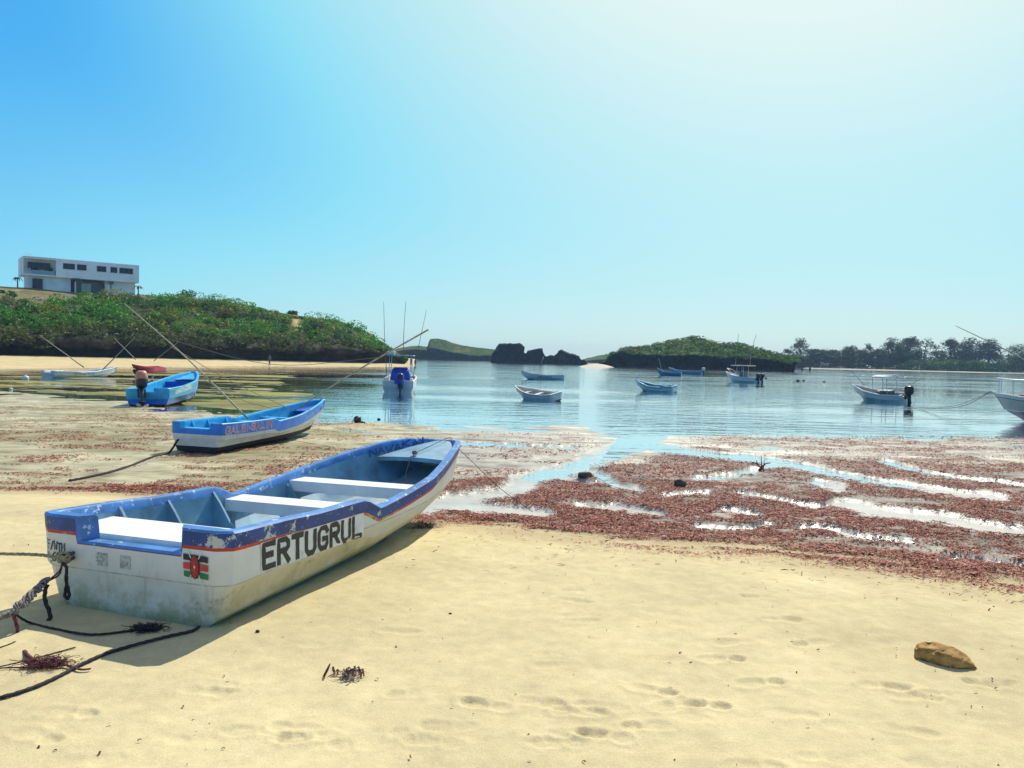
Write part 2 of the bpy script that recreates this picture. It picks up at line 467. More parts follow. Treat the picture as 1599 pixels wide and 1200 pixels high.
    uc = np.array([.42, .44, .36]) * (1 - kk) + deep * kk
    q = np.stack([x * .10, y * .16], -1)
    sg = sstep(.40, .58, fbm(q, 4, 91)) * (1 - sstep(470, 640, b + (fbm(q * 1.5, 3, 92) - .5) * 200)) * (y < np.interp(b, *BW) + 1)
    sgm = sstep(.62, .7, fbm(q * .8, 4, 95)) * .35 * sstep(600, 700, b) * (y < 90)
    sg = np.clip(sg + sgm, 0, 1)[:, None] * .93
    gcol = np.array([.20, .18, .030]) * (1 + 1.2 * (fbm(q * 5, 3, 96) - .5))[:, None]
    uc = uc * (1 - sg) + gcol * sg
    lee = ((1 - sstep(470, 620, b)) * (y > we + 1) * (y < np.interp(b, *BW) * .97) * (z >= -.004))[:, None]
    colr = colr * (1 - lee) + gcol * 1.15 * lee
    colr = np.where(uw[:, None], uc, colr)
    # beds of weed stain the sand below them
    kw = (sstep(.15, .9, D) * .55 * (.3 + .7 * sstep(.3, .55, n3)))[:, None]; colr = colr * (1 - kw) + np.array([.13, .055, .04]) * kw
    # far beaches and land behind
    wl = ((1 - sstep(640, 668, b)) * (y > np.interp(b, *BW)) * (z > 0.02)); colr = np.where((wl > .5)[:, None], np.array([.62, .50, .28]) * (1 + .3 * tint), colr)
    fr = (y > 372) & (b > 1228) & (z > 0); colr = np.where(fr[:, None], np.array([.62, .53, .42]), colr)
    wet = np.clip(sstep(-.6, 1.0, s + (n1 - .5) * 2) * (.45 + .9 * (n2 - .35)) * (1 - .75 * D) + c, 0, 1) * (y < we + 3)
    wet = np.where(wl > .5, 0.05, wet); wet = np.maximum(wet, .45 * lee[:, 0])
    i = np.arange(nr - 1)[:, None]; j = np.arange(na)[None]
    # ring order: fine (-41..41), then 42..180, then -177..-42 closes the circle
    jn = (j + 1) % na
    F = np.stack([i * na + j, (i + 1) * na + j, (i + 1) * na + jn, i * na + jn], -1).reshape(-1, 4)[:, ::-1]
    mat = vcol_mat('beach_sand', wet=True, bmp=(.5, .007, 48), grain=[(9, .90, 1.06), (140, .84, 1.1), (.9, .91, 1.06), (2.6, .95, 1.04)])
    V2 = np.concatenate([V, [[0, 0, .34]]]); 
    colr = np.concatenate([colr, wet[:, None]], 1); colr = np.concatenate([colr, [[.6, .48, .26, 0]]])
    o = mesh_obj('ground', V2, F, mat, smooth=True, col=colr)
    # close the small hole below the camera
    bm = bmesh.new(); bm.from_mesh(o.data); bm.verts.ensure_lookup_table()
    for k in range(na): bm.faces.new((bm.verts[k], bm.verts[(k + 1) % na], bm.verts[nr * na]))
    bmesh.ops.recalc_face_normals(bm, faces=bm.faces[:])
    up = sum(f.normal.z for f in list(bm.faces)[:200])
    if up < 0: bmesh.ops.reverse_faces(bm, faces=bm.faces[:])
    for f in bm.faces: f.smooth = True
    bm.to_mesh(o.data); bm.free()
    o['kind'] = 'structure'
    return o
def n_(a, b): return vnoise(np.stack([a * 30, b * 30], -1), 4)
build_ground()

def water_mat():
    m, t, b = _new('sea_water')
    t.nodes.remove(b)
    tr = t.nodes.new('ShaderNodeBsdfTransparent'); tr.inputs[0].default_value = (.86, .97, .98, 1)
    gl = t.nodes.new('ShaderNodeBsdfGlossy');  gl.inputs[0].default_value = (1, 1, 1, 1)
    fr = t.nodes.new('ShaderNodeFresnel'); fr.inputs['IOR'].default_value = 1.33
    mx = t.nodes.new('ShaderNodeMixShader')
    n1 = noise_node(t, .55, 4, .5, (1.0, 2.6, 1)); n2 = noise_node(t, 3.0, 3, .5, (1.0, 2.2, 1)); n3 = noise_node(t, .045, 3, .5, (1, 2.5, 1))
    h = mul(t, mul(t, n1.outputs[0], 1.0), mul(t, n2.outputs[0], .16), 'ADD')
    tcl = t.nodes.new('ShaderNodeTexCoord'); sl = t.nodes.new('ShaderNodeSeparateXYZ'); t.links.new(tcl.outputs['Object'], sl.inputs[0])
    lee = mrange(t, mul(t, sl.outputs['X'], mul(t, sl.outputs['Y'], .2), 'ADD'), -5, 4, .22, 1.0)       # calm lee below the headland
    amp = mul(t, mrange(t, n3.outputs[0], .38, .66, .12, 1.0), lee)
    tcw = t.nodes.new('ShaderNodeTexCoord'); sw = t.nodes.new('ShaderNodeSeparateXYZ'); t.links.new(tcw.outputs['Object'], sw.inputs[0])
    open_ = mrange(t, sw.outputs['Y'], 38, 110)          # sheltered shallows near the beach, breeze-ruffled water further out
    t.links.new(mul(t, mul(t, open_, .05), .02, 'ADD'), gl.inputs['Roughness'])
    bp = t.nodes.new('ShaderNodeBump'); bp.inputs['Distance'].default_value = .10
    t.links.new(amp, bp.inputs['Strength']); t.links.new(h, bp.inputs['Height'])
    for s_ in (gl, fr): t.links.new(bp.outputs[0], s_.inputs['Normal'])
    t.links.new(fr.outputs[0], mx.inputs[0]); t.links.new(tr.outputs[0], mx.inputs[1]); t.links.new(gl.outputs[0], mx.inputs[2])
    t.links.new(mx.outputs[0], t.nodes['Material Output'].inputs['Surface'])
    return m
an = np.linspace(0, 2 * math.pi, 97)[:-1]
rw = np.array([6, 30, 150, 600, 1590.])
Vw = [(r * math.sin(a), r * math.cos(a), 0) for r in rw for a in an]
Fw = [(i * 96 + j, i * 96 + (j + 1) % 96, (i + 1) * 96 + (j + 1) % 96, (i + 1) * 96 + j) for i in range(4) for j in range(96)]
wat = mesh_obj('water', Vw, [f[::-1] for f in Fw], water_mat()); wat['kind'] = 'structure'

# ------------------------------------------------------------------ loose seaweed: thousands of small torn leaves
def build_weed():
    Vs, Cs = [], []
    pal = np.array([[.17, .045, .035], [.26, .085, .05], [.09, .022, .022], [.36, .17, .075], [.045, .018, .016], [.42, .27, .22], [.20, .075, .02]])
    pw = np.array([.30, .24, .16, .10, .10, .04, .06])
    tot = 0
    for (n, ymin, ymax) in ((1130000, 5.2, 13), (1130000, 9, 30)):
        py_ = RNG.uniform(0, 1, n); y = ymin * (ymax / ymin) ** py_; x = RNG.uniform(-.80, 1.15, n) * y
        D, c, n1, n2, n3, px, pyy = weed(x, y)
        b = bearing_px(x, y); toe = np.interp(b, *TOE)
        keep = RNG.uniform(0, 1, n) < np.clip(D, 0, 1) ** 1.2 * .52 * sstep(.27, .50, fbm(np.stack([x, y], -1) * np.array([5.0, 7.0]), 3, 55) * .7 + n3 * .3)
        # lone strands strewn over the dry sand
        lo = np.interp(px, YLx, YLy)
        stray = (RNG.uniform(0, 1, n) < .004 * (1 - sstep(0, 150, pyy - lo)) * (pyy > lo)) & (px > 560)
        clump = (n2 > .60) & (RNG.uniform(0, 1, n) < .035 * (1 - sstep(10, 95, pyy - lo)) * (pyy > lo) * sstep(600, 700, px))
        k = keep | stray | clump
        thin = (stray | clump)[k]; x, y, n3, D = x[k], y[k], n3[k], D[k]; m = len(x); tot += m
        L = np.clip(RNG.lognormal(-4.35, .5, m), .004, .05) * np.where(y > 13, 1.3, 1.0); W = RNG.uniform(.003, .009, m) * np.where(y > 13, 1.4, 1.0)
        L = np.where(thin, L * 1.9, L); W = np.where(thin, W * .6, W)
        a = np.where(RNG.uniform(0, 1, m) < .6, RNG.normal(0, .45, m), RNG.uniform(0, 2 * math.pi, m)); tilt = RNG.normal(0, .2, m); rol = RNG.normal(0, .35, m)
        z = ground_z(x, y) + D * (.012 + .03 * n3) + RNG.uniform(.003, .016, m)
        ux = np.stack([np.cos(a) * np.cos(tilt), np.sin(a) * np.cos(tilt), np.sin(tilt)], 1) * L[:, None]
        vx = np.stack([-np.sin(a) * np.cos(rol), np.cos(a) * np.cos(rol), np.sin(rol)], 1) * W[:, None]
        c0 = np.stack([x, y, z], 1); bend = np.zeros((m, 3)); bend[:, 2] = RNG.uniform(-.004, .008, m)
        P = np.stack([c0 - ux - vx * .6, c0 - ux + vx * .6, c0 + bend + vx, c0 + bend - vx, c0 + ux + vx * .5, c0 + ux - vx * .5], 1)
        Vs.append(P.reshape(-1, 3))
        col = np.array([1.75, 1.6, 1.7]) * pal[RNG.choice(len(pal), m, p=pw)] * RNG.uniform(.7, 1.35, (m, 1))
        Cs.append(np.repeat(col, 6, 0))
    # specks of shell and twig on the dry sand
    n = 260
    y = RNG.uniform(2.6, 8, n); x = RNG.uniform(-.72, .72, n) * y; L = RNG.uniform(.003, .009, n)
    z = ground_z(x, y) + .006
    c0 = np.stack([x, y, z], 1); a = RNG.uniform(0, 6.3, n)
    ux = np.stack([np.cos(a), np.sin(a), 0 * a + .2], 1) * L[:, None] * 1.3; vx = np.stack([-np.sin(a), np.cos(a), 0 * a + .3], 1) * L[:, None] * .5
    b4 = np.zeros((n, 3)); b4[:, 2] = .004
    Vs.append(np.stack([c0 - ux - vx, c0 - ux + vx, c0 + b4 + vx, c0 + b4 - vx, c0 + ux + vx, c0 + ux - vx], 1).reshape(-1, 3))
    Cs.append(np.repeat(np.array([[.10, .06, .035]]) * RNG.uniform(.4, 2.2, (n, 1)), 6, 0))
    V = np.concatenate(Vs); C = np.concatenate(Cs); m = len(V) // 6
    i = np.arange(m)[:, None] * 6
    F = np.concatenate([i + np.array([[0, 3, 2, 1]]), i + np.array([[3, 5, 4, 2]])], 1).reshape(-1, 4)
    print('weed leaves', m)
    o = mesh_obj('seaweed', V, F, vcol_mat('seaweed_leaf', rough=.6, translucent=.1, spec=.2), col=C)
    tag(o, 'red brown seaweed leaves washed up over the wet flat', 'seaweed', kind='stuff')
build_weed()

# ================================================================== SETTING: headland, islands
SUNV = np.array(sd)
def resample_profile(P, n):
    """P: (columns, k, 3) control profile -> (columns, n, 3), evenly spread by arc length"""
    out = np.zeros((P.shape[0], n, 3))
    for i, p in enumerate(P):
        d = np.r_[0, np.cumsum(np.linalg.norm(np.diff(p, axis=0), axis=1))]; d /= d[-1]
        for k in range(3): out[i, :, k] = np.interp(np.linspace(0, 1, n), d, p[:, k])
    return out
def grid_faces(a, b):
    i = np.arange(a - 1)[:, None]; j = np.arange(b - 1)[None]
    return np.stack([i * b + j, (i + 1) * b + j, (i + 1) * b + j + 1, i * b + j + 1], -1).reshape(-1, 4)
def grid_normals(V):
    du = np.gradient(V, axis=0); dv = np.gradient(V, axis=1); n = np.cross(du, dv)
    return n / (np.linalg.norm(n, axis=-1, keepdims=True) + 1e-9)
def ip(px, pts): return np.interp(px, [p[0] for p in pts], [p[1] for p in pts])

class Leaves:
    """leaf-sized faces gathered into one mesh"""
    def __init__(s): s.V = []; s.C = []
    def clump(s, c, r, n, size, col, var=.35, hollow=.55):
        d = RNG.normal(0, 1, (n, 3)); d /= np.linalg.norm(d, axis=1)[:, None]
        rad = RNG.uniform(hollow, 1.0, n) ** .6
        p = np.asarray(c) + d * rad[:, None] * np.asarray(r)
        s.leaves(p, size, col, var)
    def leaves(s, p, size, col, var=.35):
        n = len(p)
        a = RNG.normal(0, 1, (n, 3)); a[:, 2] *= .6; a /= np.linalg.norm(a, axis=1)[:, None]
        b = np.cross(a, RNG.normal(0, 1, (n, 3))); b /= np.linalg.norm(b, axis=1)[:, None] + 1e-9
        sz = size * RNG.uniform(.6, 1.4, (n, 1)); a = a * sz; b = b * sz * .55
        s.V.append(np.stack([p - a, p + b, p + a, p - b], 1).reshape(-1, 3))
        c = np.asarray(col) * RNG.uniform(1 - var, 1 + var, (n, 1))
        s.C.append(np.repeat(c, 4, 0))
    def build(s, name, parent=None, loc=None, m=None):
        V = np.concatenate(s.V); C = np.concatenate(s.C)
        return mesh_obj(name, V, np.arange(len(V)).reshape(-1, 4), m or vcol_mat('leaf', rough=.55, translucent=.35), parent, col=C, loc=loc)

# ---- the headland on the left
RIDGE = [(-420, 430), (-150, 440), (0, 447), (60, 451), (120, 457), (180, 460), (225, 461), (270, 465), (320, 467), (360, 472), (400, 479), (430, 487), (470, 494), (510, 498), (535, 503), (560, 513), (580, 523), (600, 535), (614, 546), (632, 558)]
CLIFF = [(-420, 520), (0, 529), (100, 526), (200, 530), (300, 535), (400, 539), (500, 541), (560, 544), (600, 549), (632, 560)]
LIPF = [(-420, 531), (0, 537), (200, 540), (400, 546), (600, 553), (632, 562)]
pxs = np.arange(-420, 634, 3.0)
prof = []
for px in pxs:
    f = float(np.interp(px, *BF)); k = 1 - .75 * float(sstep(540, 632, np.array(px)))
    yr, yc, yl = ip(px, RIDGE), ip(px, CLIFF), ip(px, LIPF)
    dr = f + 34 * k
    foot = AT(px, 560, f); zg = gz(foot[0], foot[1])
    foot[2] = zg - .5
    uc = AT(px, 552, f + 2.4 * k); uc[2] = zg + .5
    uc2 = AT(px, yl + 3, f + 2.6 * k)
    lip = AT(px, yl, f - .8 * k)
    top = AT(px, yc, f + .6 * k)
    m1 = AT(px, yc + (yr - yc) * .45, f + 9 * k)
    m2 = AT(px, yc + (yr - yc) * .8, f + 20 * k)
    rg = AT(px, yr, dr)
    back = AT(px, yr, dr); back = back + np.array([back[0] / back[1] * 22 * k, 22 * k, -.4])
    back2 = rg + np.array([rg[0] / rg[1] * 60 * k, 60 * k, -2.0]); back3 = back2 * 1.0; back3[1] += 8; back3[2] = -1.5
    prof.append([foot, uc, uc2, lip, top, m1, m2, rg, back, back2, back3])
P = resample_profile(np.array(prof), 110)
nn = grid_normals(P)
fz = ip(pxs, [(-420, 1), (600, 1), (632, .3)])[:, None]
yy_top = np.array([AT(px, ip(px, CLIFF), float(np.interp(px, *BF)))[2] for px in pxs])[:, None]
rocky = 1 - sstep(.85, 1.25, P[..., 2] / yy_top)
off = (fbm(P * np.array([.35, .35, .5]), 5, 111) - .5) * 2.2 * rocky + (fbm(P * 1.3, 4, 113) - .5) * .7 * rocky + (fbm(P * .22, 3, 112) - .5) * .8 * (1 - rocky)
P = P + nn * (off * fz * .75)[..., None]
hcol = np.zeros(P.shape)
n1 = fbm(P * .12, 4, 120); n2 = fbm(P * .9, 4, 121)
rock = np.array([.036, .030, .026]) * (1 + 1.4 * (n2 - .5))[..., None]
rock = rock + np.array([.05, .042, .03]) * sstep(.58, .72, n1)[..., None]
grass = np.array([.17, .155, .06]) * (1 + .9 * (n2 - .5))[..., None]
earth = np.array([.30, .24, .13])
grass = grass + (earth - grass) * sstep(.5, .66, n2)[..., None] * .7
dark = np.array([.04, .06, .016])
pxg = pxs[:, None] + 0 * P[..., 0]
ppx, ppy = proj(P.reshape(-1, 3)); ppx = ppx.reshape(P.shape[:2]); ppy = ppy.reshape(P.shape[:2])
gr = np.maximum(sstep(.80, 1.0, (P[..., 2] - yy_top) / (P[:, 76:77, 2] - yy_top + .3)), 0)
dry_zone = np.maximum((1 - sstep(215, 262, ppx)) * (1 - sstep(462, 475, ppy + (n1 - .5) * 22)), sstep(.93, 1.0, (P[..., 2] - yy_top) / (P[:, 76:77, 2] - yy_top + .3)) * sstep(395, 425, ppx) * (1 - sstep(480, 505, ppx)))
path = np.exp(-((ppx - 462 - (ppy - 500) * .25) / 7) ** 2) * sstep(496, 503, ppy) * (1 - sstep(520, 528, ppy))
dry_zone = np.maximum(dry_zone, path)
hcol = dark + (grass - dark) * dry_zone[..., None]
pth = np.exp(-((ppx - 462 - (ppy - 500) * .25) / 6) ** 2) * sstep(494, 500, ppy) * (1 - sstep(522, 530, ppy))
hcol = hcol + (np.array([.45, .34, .17]) - hcol) * pth[..., None]
rk2 = (sstep(.50, .6, fbm(P * .55, 4, 131)) * (1 - sstep(150, 215, ppx)) * (1 - sstep(470, 490, ppy)) * sstep(455, 463, ppy))
hcol = hcol + (np.array([.20, .17, .14]) - hcol) * (rk2 * .8)[..., None]
hcol = hcol * (1 - rocky[..., None]) + rock * rocky[..., None]
Ff = grid_faces(*P.shape[:2])
ho = mesh_obj('headland', P.reshape(-1, 3), Ff[:, ::-1], vcol_mat('headland_rock', rough=.95, bmp=(.6, .15, 1.2), grain=[(.7, .75, 1.2), (4, .8, 1.15)], spec=.15), smooth=True, col=hcol.reshape(-1, 3))
ho['kind'] = 'structure'
HP, HDRY = P, dry_zone

# shrubs covering the slope
lv = Leaves()
zr = np.clip((P[..., 2] - yy_top) / (P[:, 76:77, 2] - yy_top + .3), -1, 2)
cand = np.argwhere((zr > -.12) & (zr < 1.02) & (np.arange(P.shape[1])[None] < 84))
wts = np.array([1.0 if HDRY[i, j] < .25 else .10 for i, j in cand]); wts[[i for i, (a, b_) in enumerate(cand) if pxs[a] < -150]] *= .3
pick = cand[RNG.choice(len(cand), 1500, p=wts / wts.sum(), replace=False)]
for i, j in pick:
    p = P[i, j]; big = RNG.uniform(0, 1)
    r = RNG.uniform(.45, 1.0) + (big > .72) * RNG.uniform(.3, 1.4)
    hue = float(fbm(p[None] * .13, 3, 140)[0]) * 1.25 - .12 + RNG.uniform(-.09, .09)
    low = zr[i, j] < .14
    if low: col = [.055, .08, .02] if hue < .5 else [.10, .13, .03]
    elif hue > .54: col = [.06, .25, .018]
    elif hue > .44: col = [.12, .27, .022]
    elif hue > .38: col = [.24, .25, .03]
    else: col = [.04, .12, .025]
    if RNG.uniform() < .03: col = [.20, .16, .09]
    if .45 < hue and not low and ppx[i, j] > 230: col = [c * 1.1 for c in col]
    r *= float(ip(pxs[i], [(-420, 1), (540, .95), (620, .5)]))
    h = r * RNG.uniform(.55, .85)
    lv.clump(p + np.array([0, 0, h * .45]), (r * 1.15, r, h), int(70 + 50 * r), .17, col, .45)
so = lv.build('shrubs')
tag(so, 'dense green and olive shrubs covering the headland slope', 'shrubs', kind='stuff')

# ---- islands and far rock
def island(name, sil, base, dist, thick, rock_frac, seed, step=1.0, veg=None, rough=1.0, nrow=44, ov=0.0, ovx=1e9, rockc=(.012, .018, .030)):
    """sil/base: photo outline of the crest and the waterline; dist: depth (pairs of column, metres); thick: metres from front to back"""
    x0, x1 = sil[0][0], sil[-1][0]
    cx = np.arange(x0, x1 + .01, step); prof = []
    for px in cx:
        d = ip(px, dist); th = ip(px, thick); ys, yb = ip(px, sil), ip(px, base); rf = ip(px, rock_frac)
        b = AT(px, yb, d)
        if px < ovx: b[2] = -.8
        yk = yb + (ys - yb) * rf
        a1 = AT(px, yb - (yb - yk) * .18, d + ov); a2 = AT(px, yk, d - ov * .6 + .3); a2b = AT(px, yk + (ys - yk) * .15, d + .12 * th)
        crest = AT(px, ys, d + .5 * th)
        c2 = crest + np.array([0, .35 * th, -.25 * max(crest[2], .3)]); e = c2.copy(); e[1] += .15 * th; e[2] = -1 if px < ovx else b[2]
        prof.append([b, a1, a2, a2b, crest, c2, e])
    Q = resample_profile(np.array(prof), nrow)
    nm = grid_normals(Q)
    sc_ = 1.0 / max(1.0, np.mean([d[1] for d in dist]) / 120)
    zc = np.array([AT(px, ip(px, base) + (ip(px, sil) - ip(px, base)) * ip(px, rock_frac), ip(px, dist))[2] for px in cx])[:, None]
    rk = 1 - sstep(.92, 1.12, Q[..., 2] / np.maximum(zc, .2))
    taper = np.clip(np.minimum(cx - x0, x1 - cx) / 6, .15, 1)[:, None]
    d_ = ((fbm(Q * .30, 5, seed) - .5) * 3.0 * rk + (fbm(Q * .9, 4, seed + 3) - .5) * 1.3 * rk + (fbm(Q * 1.9, 3, seed + 4) - .5) * 1.3 * rk + (fbm(Q * .2, 3, seed + 5) - .5) * .9 * (1 - rk)) * rough * taper
    Q = Q + nm * d_[..., None]
    n2 = fbm(Q * .7, 4, seed + 9); n1 = fbm(Q * .16, 3, seed + 11)
    cr_ = np.array(rockc) * (1 + 1.5 * (n2 - .5))[..., None] + np.array([.03, .03, .03]) * sstep(.6, .75, n1)[..., None]
    cg = np.array([.055, .105, .028]) * (1 + 1.1 * (n2 - .5))[..., None] + np.array([.08, .04, .02]) * sstep(.55, .7, n1)[..., None]
    c = cr_ * rk[..., None] + cg * (1 - rk[..., None])
    o = mesh_obj(name, Q.reshape(-1, 3), grid_faces(*Q.shape[:2])[:, ::-1], vcol_mat('island_rock', rough=.95, bmp=(.6, .25, .8), grain=[(.5, .7, 1.2), (2.5, .8, 1.15)], spec=.1), smooth=True, col=c.reshape(-1, 3))
    o['kind'] = 'structure'
    if veg:
        L = Leaves(); cc = np.argwhere((rk < .4) & (np.arange(nrow)[None] < nrow * .72))
        for i, j in cc[RNG.choice(len(cc), min(veg, len(cc)), replace=False)]:
            h = float(n1[i, j]) + RNG.uniform(-.15, .15)
            col = [.06, .17, .022] if h > .5 else ([.11, .19, .03] if h > .38 else [.12, .11, .04])
            r = RNG.uniform(.7, 1.5); L.clump(Q[i, j] + np.array([0, 0, .2]), (r * 1.3, r, r * .5), 34, .26, col, .4)
        t = L.build('island_shrubs'); tag(t, 'low green scrub over the top of the rocky island', 'shrubs', kind='stuff')
    return o
island('island', [(606, 556), (612, 549), (622, 544), (640, 541), (655, 540), (667, 541), (669.5, 533), (672, 529.5), (684, 528.5), (697, 531), (706, 535), (722, 539), (745, 543), (765, 545), (785, 546), (800, 552), (812, 566)],
       [(606, 562), (700, 565), (812, 569)], [(606, 430), (812, 420)], [(606, 26), (812, 26)], [(606, .8), (664, .72), (672, .6), (690, .5), (740, .45), (780, .6), (812, .8)], 201, .8, None, .9)
island('rock_stack', [(766, 566), (769, 552), (775, 546), (777.5, 539), (781, 536.5), (790, 537), (797, 535.8), (806, 537), (813, 537.3), (816.5, 541), (816, 550), (819, 553), (823, 552), (824, 548), (830, 547), (836, 546), (841, 545.5), (846, 545), (848, 550), (850.5, 556), (855, 558), (858, 555.5), (862, 556), (866, 557.5), (870, 553), (873, 548.5), (877, 547), (882, 549), (889, 553), (896, 555), (903, 557), (905, 561), (908, 563.5), (912, 562.5), (916, 566), (918, 570.5)],
       [(766, 567), (820, 569.5), (918, 573)], [(766, 300), (918, 290)], [(766, 12), (918, 9)], [(766, .98), (918, .98)], 231, .5, None, .8, rockc=(.011, .016, .028))
island('far_island', [(904, 569), (910, 562), (918, 559), (930, 556.5), (945, 554), (960, 552), (980, 553), (1000, 560), (1010, 570)],
       [(904, 570.5), (1010, 573)], [(904, 520), (1010, 520)], [(904, 30), (1010, 30)], [(904, .6), (1010, .6)], 251, 1.0, None, .8)
island('green_island', [(936, 572.5), (941, 566), (948, 563), (952, 556), (957, 553), (965, 552), (971, 550), (973, 545.5), (985, 544), (1000, 543.5), (1012, 541), (1025, 538), (1040, 535.5), (1055, 533), (1070, 530.5), (1082, 529), (1095, 529.5), (1108, 532), (1118, 535.5), (1124, 538.5), (1130, 537.5), (1142, 537), (1155, 538.5), (1168, 541), (1180, 544), (1195, 547.5), (1208, 551.5), (1220, 555), (1230, 557), (1240, 559.5), (1246, 561.5), (1248, 565), (1246, 571)],
       [(936, 573), (1000, 575), (1100, 579), (1237, 583.5), (1238, 577), (1243, 571), (1248, 567)], [(936, 232), (1100, 215), (1248, 205)], [(936, 14), (1080, 40), (1248, 8)], [(936, .97), (968, .97), (985, .70), (1040, .50), (1100, .46), (1170, .52), (1220, .66), (1248, .5)], 271, .8, 520, 1.25, ov=1.2, ovx=1237.5)
# the spit of pale sand between the far rocks
sp = [G(905, 573.2), G(960, 574.2)]
V = []; Fq = []
for i, u in enumerate(np.linspace(0, 1, 12)):
    c = sp[0] + (sp[1] - sp[0]) * u; h = .9 * math.sin(math.pi * u) + .05
    V += [(c[0], c[1] - 5, -.2), (c[0], c[1] + 2, h), (c[0], c[1] + 12, -.2)]
Fq = [(3 * i + k, 3 * i + 3 + k, 3 * i + 4 + k, 3 * i + 1 + k) for i in range(11) for k in (0, 1)]
mesh_obj('sand_spit', V, Fq, M('pale_sand', (.62, .53, .40), .95), smooth=True)['kind'] = 'structure'

# ---- trees along the far right shore
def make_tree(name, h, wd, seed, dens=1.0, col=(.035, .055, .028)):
    r = np.random.default_rng(seed); t = bpy.data.objects.new(name, None); COL.objects.link(t)
    mb = MB(); lean = r.uniform(-.08, .08)
    top = np.array([lean * h, 0, h * .8])
    tr = curve_pts([(0, 0, -.3), (lean * h * .3, 0, h * .3), tuple(top)], 10)
    mb.tube(tr, np.linspace(h * .028, h * .008, 10), 6)
    L = Leaves(); k = int(34 * dens)
    for i in range(k):
        u = r.uniform(.04, 1.0); a = r.uniform(0, 6.283)
        env = (math.sin(math.pi * min(1, u * .72 + .22)) ** .7) * wd * .5
        b = tr[int(min(9, u * 9.99))]; rad = env * r.uniform(.35, .95)
        e = np.array([b[0] + math.cos(a) * rad, b[1] + math.sin(a) * rad, h * (u * .86 + .1) + r.uniform(-.3, .5)])
        mb.tube(curve_pts([b, (b + e) / 2 + np.array([0, 0, -.1 * h * .1]), e], 5), np.linspace(h * .010, h * .003, 5), 5)
        rr = wd * r.uniform(.14, .25)
        L.clump(e, (rr * 1.15, rr * 1.1, rr * .75), int(64 * dens), .33, np.array(col) * r.uniform(.7, 1.4), .4, .2)
    mb.build('trunk', M('bark', (.10, .08, .06), .9), t, True)
    L.build('crown', t, m=vcol_mat('far_leaf', rough=.6, translucent=.25))
    return t
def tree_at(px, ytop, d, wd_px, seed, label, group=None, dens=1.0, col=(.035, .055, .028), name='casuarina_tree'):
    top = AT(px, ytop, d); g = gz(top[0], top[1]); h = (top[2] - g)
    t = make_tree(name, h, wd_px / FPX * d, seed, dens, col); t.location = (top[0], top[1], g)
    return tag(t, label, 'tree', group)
TG = 'trees along the far right shore'
tree_at(1251, 530, 395, 34, 1, 'tallest feathery tree at the left end of the far tree line', TG, 1.1)
tree_at(1232, 545, 392, 24, 2, 'low bushy tree half hidden by the right tip of the green island', TG)
tree_at(1275, 546, 398, 22, 3, 'small tree just right of the feathery leftmost tree', TG)
tree_at(1297, 549, 400, 30, 4, 'low rounded tree in the dip of the far tree line', TG, 1.2)
tree_at(1326, 542, 400, 34, 5, 'medium tree behind the left outrigger of the canopy boat', TG, 1.2)
tree_at(1352, 537, 402, 26, 6, 'slender pointed tree above the bow of the canopy boat', TG, .9)
tree_at(1373, 546, 400, 26, 7, 'low tree between the pointed tree and the broad dense crowns', TG)
tree_at(1397, 530, 400, 38, 8, 'broad dense crown at the left of the tall middle clump', TG, 1.6)
tree_at(1420, 527, 402, 38, 9, 'tall rounded crown in the centre of the middle clump', TG, 1.6)
tree_at(1443, 528, 404, 30, 10, 'airy see-through crown right of the tall rounded one', TG, .65)
tree_at(1464, 537, 402, 28, 11, 'thin open tree in the gap between the two tall clumps', TG, .6)
tree_at(1486, 531, 402, 34, 12, 'leafy crown opening the right hand tall clump', TG, 1.4)
tree_at(1512, 530, 400, 38, 13, 'wide dark crown in the middle of the right hand clump', TG, 1.6)
tree_at(1543, 531, 400, 40, 14, 'dark tree ending the right hand clump with a steep edge', TG, 1.5)
tree_at(1592, 540, 392, 44, 15, 'greener tree cut by the right edge above the hedge', TG, 1.2, (.06, .10, .03))
tree_at(1640, 536, 392, 50, 16, 'greener tree beyond the right edge of the hedge', TG, 1.2, (.06, .10, .03))
L = Leaves()
for i in range(1250):
    px = RNG.uniform(1226, 1720); front = px > 1430 + RNG.uniform(-30, 30) and RNG.uniform() < .6
    d = RNG.uniform(386, 394) if front else RNG.uniform(390, 410)
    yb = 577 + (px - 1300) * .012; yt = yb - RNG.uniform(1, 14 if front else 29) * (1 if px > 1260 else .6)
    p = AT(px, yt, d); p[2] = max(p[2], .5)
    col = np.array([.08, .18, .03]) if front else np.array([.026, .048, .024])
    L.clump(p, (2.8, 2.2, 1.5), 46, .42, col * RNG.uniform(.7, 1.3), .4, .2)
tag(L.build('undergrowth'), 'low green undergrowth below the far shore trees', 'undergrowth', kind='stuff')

# ---- distinct bushes on the headland crest and slope
def bush_at(px, py, r, col, label, seed, up=.0):
    j = np.unravel_index(np.argmin(np.hypot(ppx - px, (ppy - py)) + (np.arange(P.shape[1])[None] > 82) * 999), ppx.shape)
    p = P[j] + np.array([0, 0, up]); t = thing('bush', label, 'bush', tuple(p), group='single bushes on the headland')
    L = Leaves(); mb = MB()
    for k in range(9):
        a = k * 2.4; c = np.array([math.cos(a) * r * .55, math.sin(a) * r * .5, r * (.35 + .22 * (k % 3))])
        L.clump(c, (r * .5, r * .5, r * .42), 90, .16, np.array(col) * RNG.uniform(.75, 1.3), .4, .3)
        mb.tube([(0, 0, -.4), tuple(c * .5 + np.array([0, 0, -.1])), tuple(c)], [.07, .05, .03], 5)
    L.build('foliage', t); mb.build('stem', M('bark', (.10, .08, .06), .9), t, True)
bush_at(292, 466, 1.9, (.045, .13, .02), 'round green bush breaking the skyline right of the white house', 1, -.7)
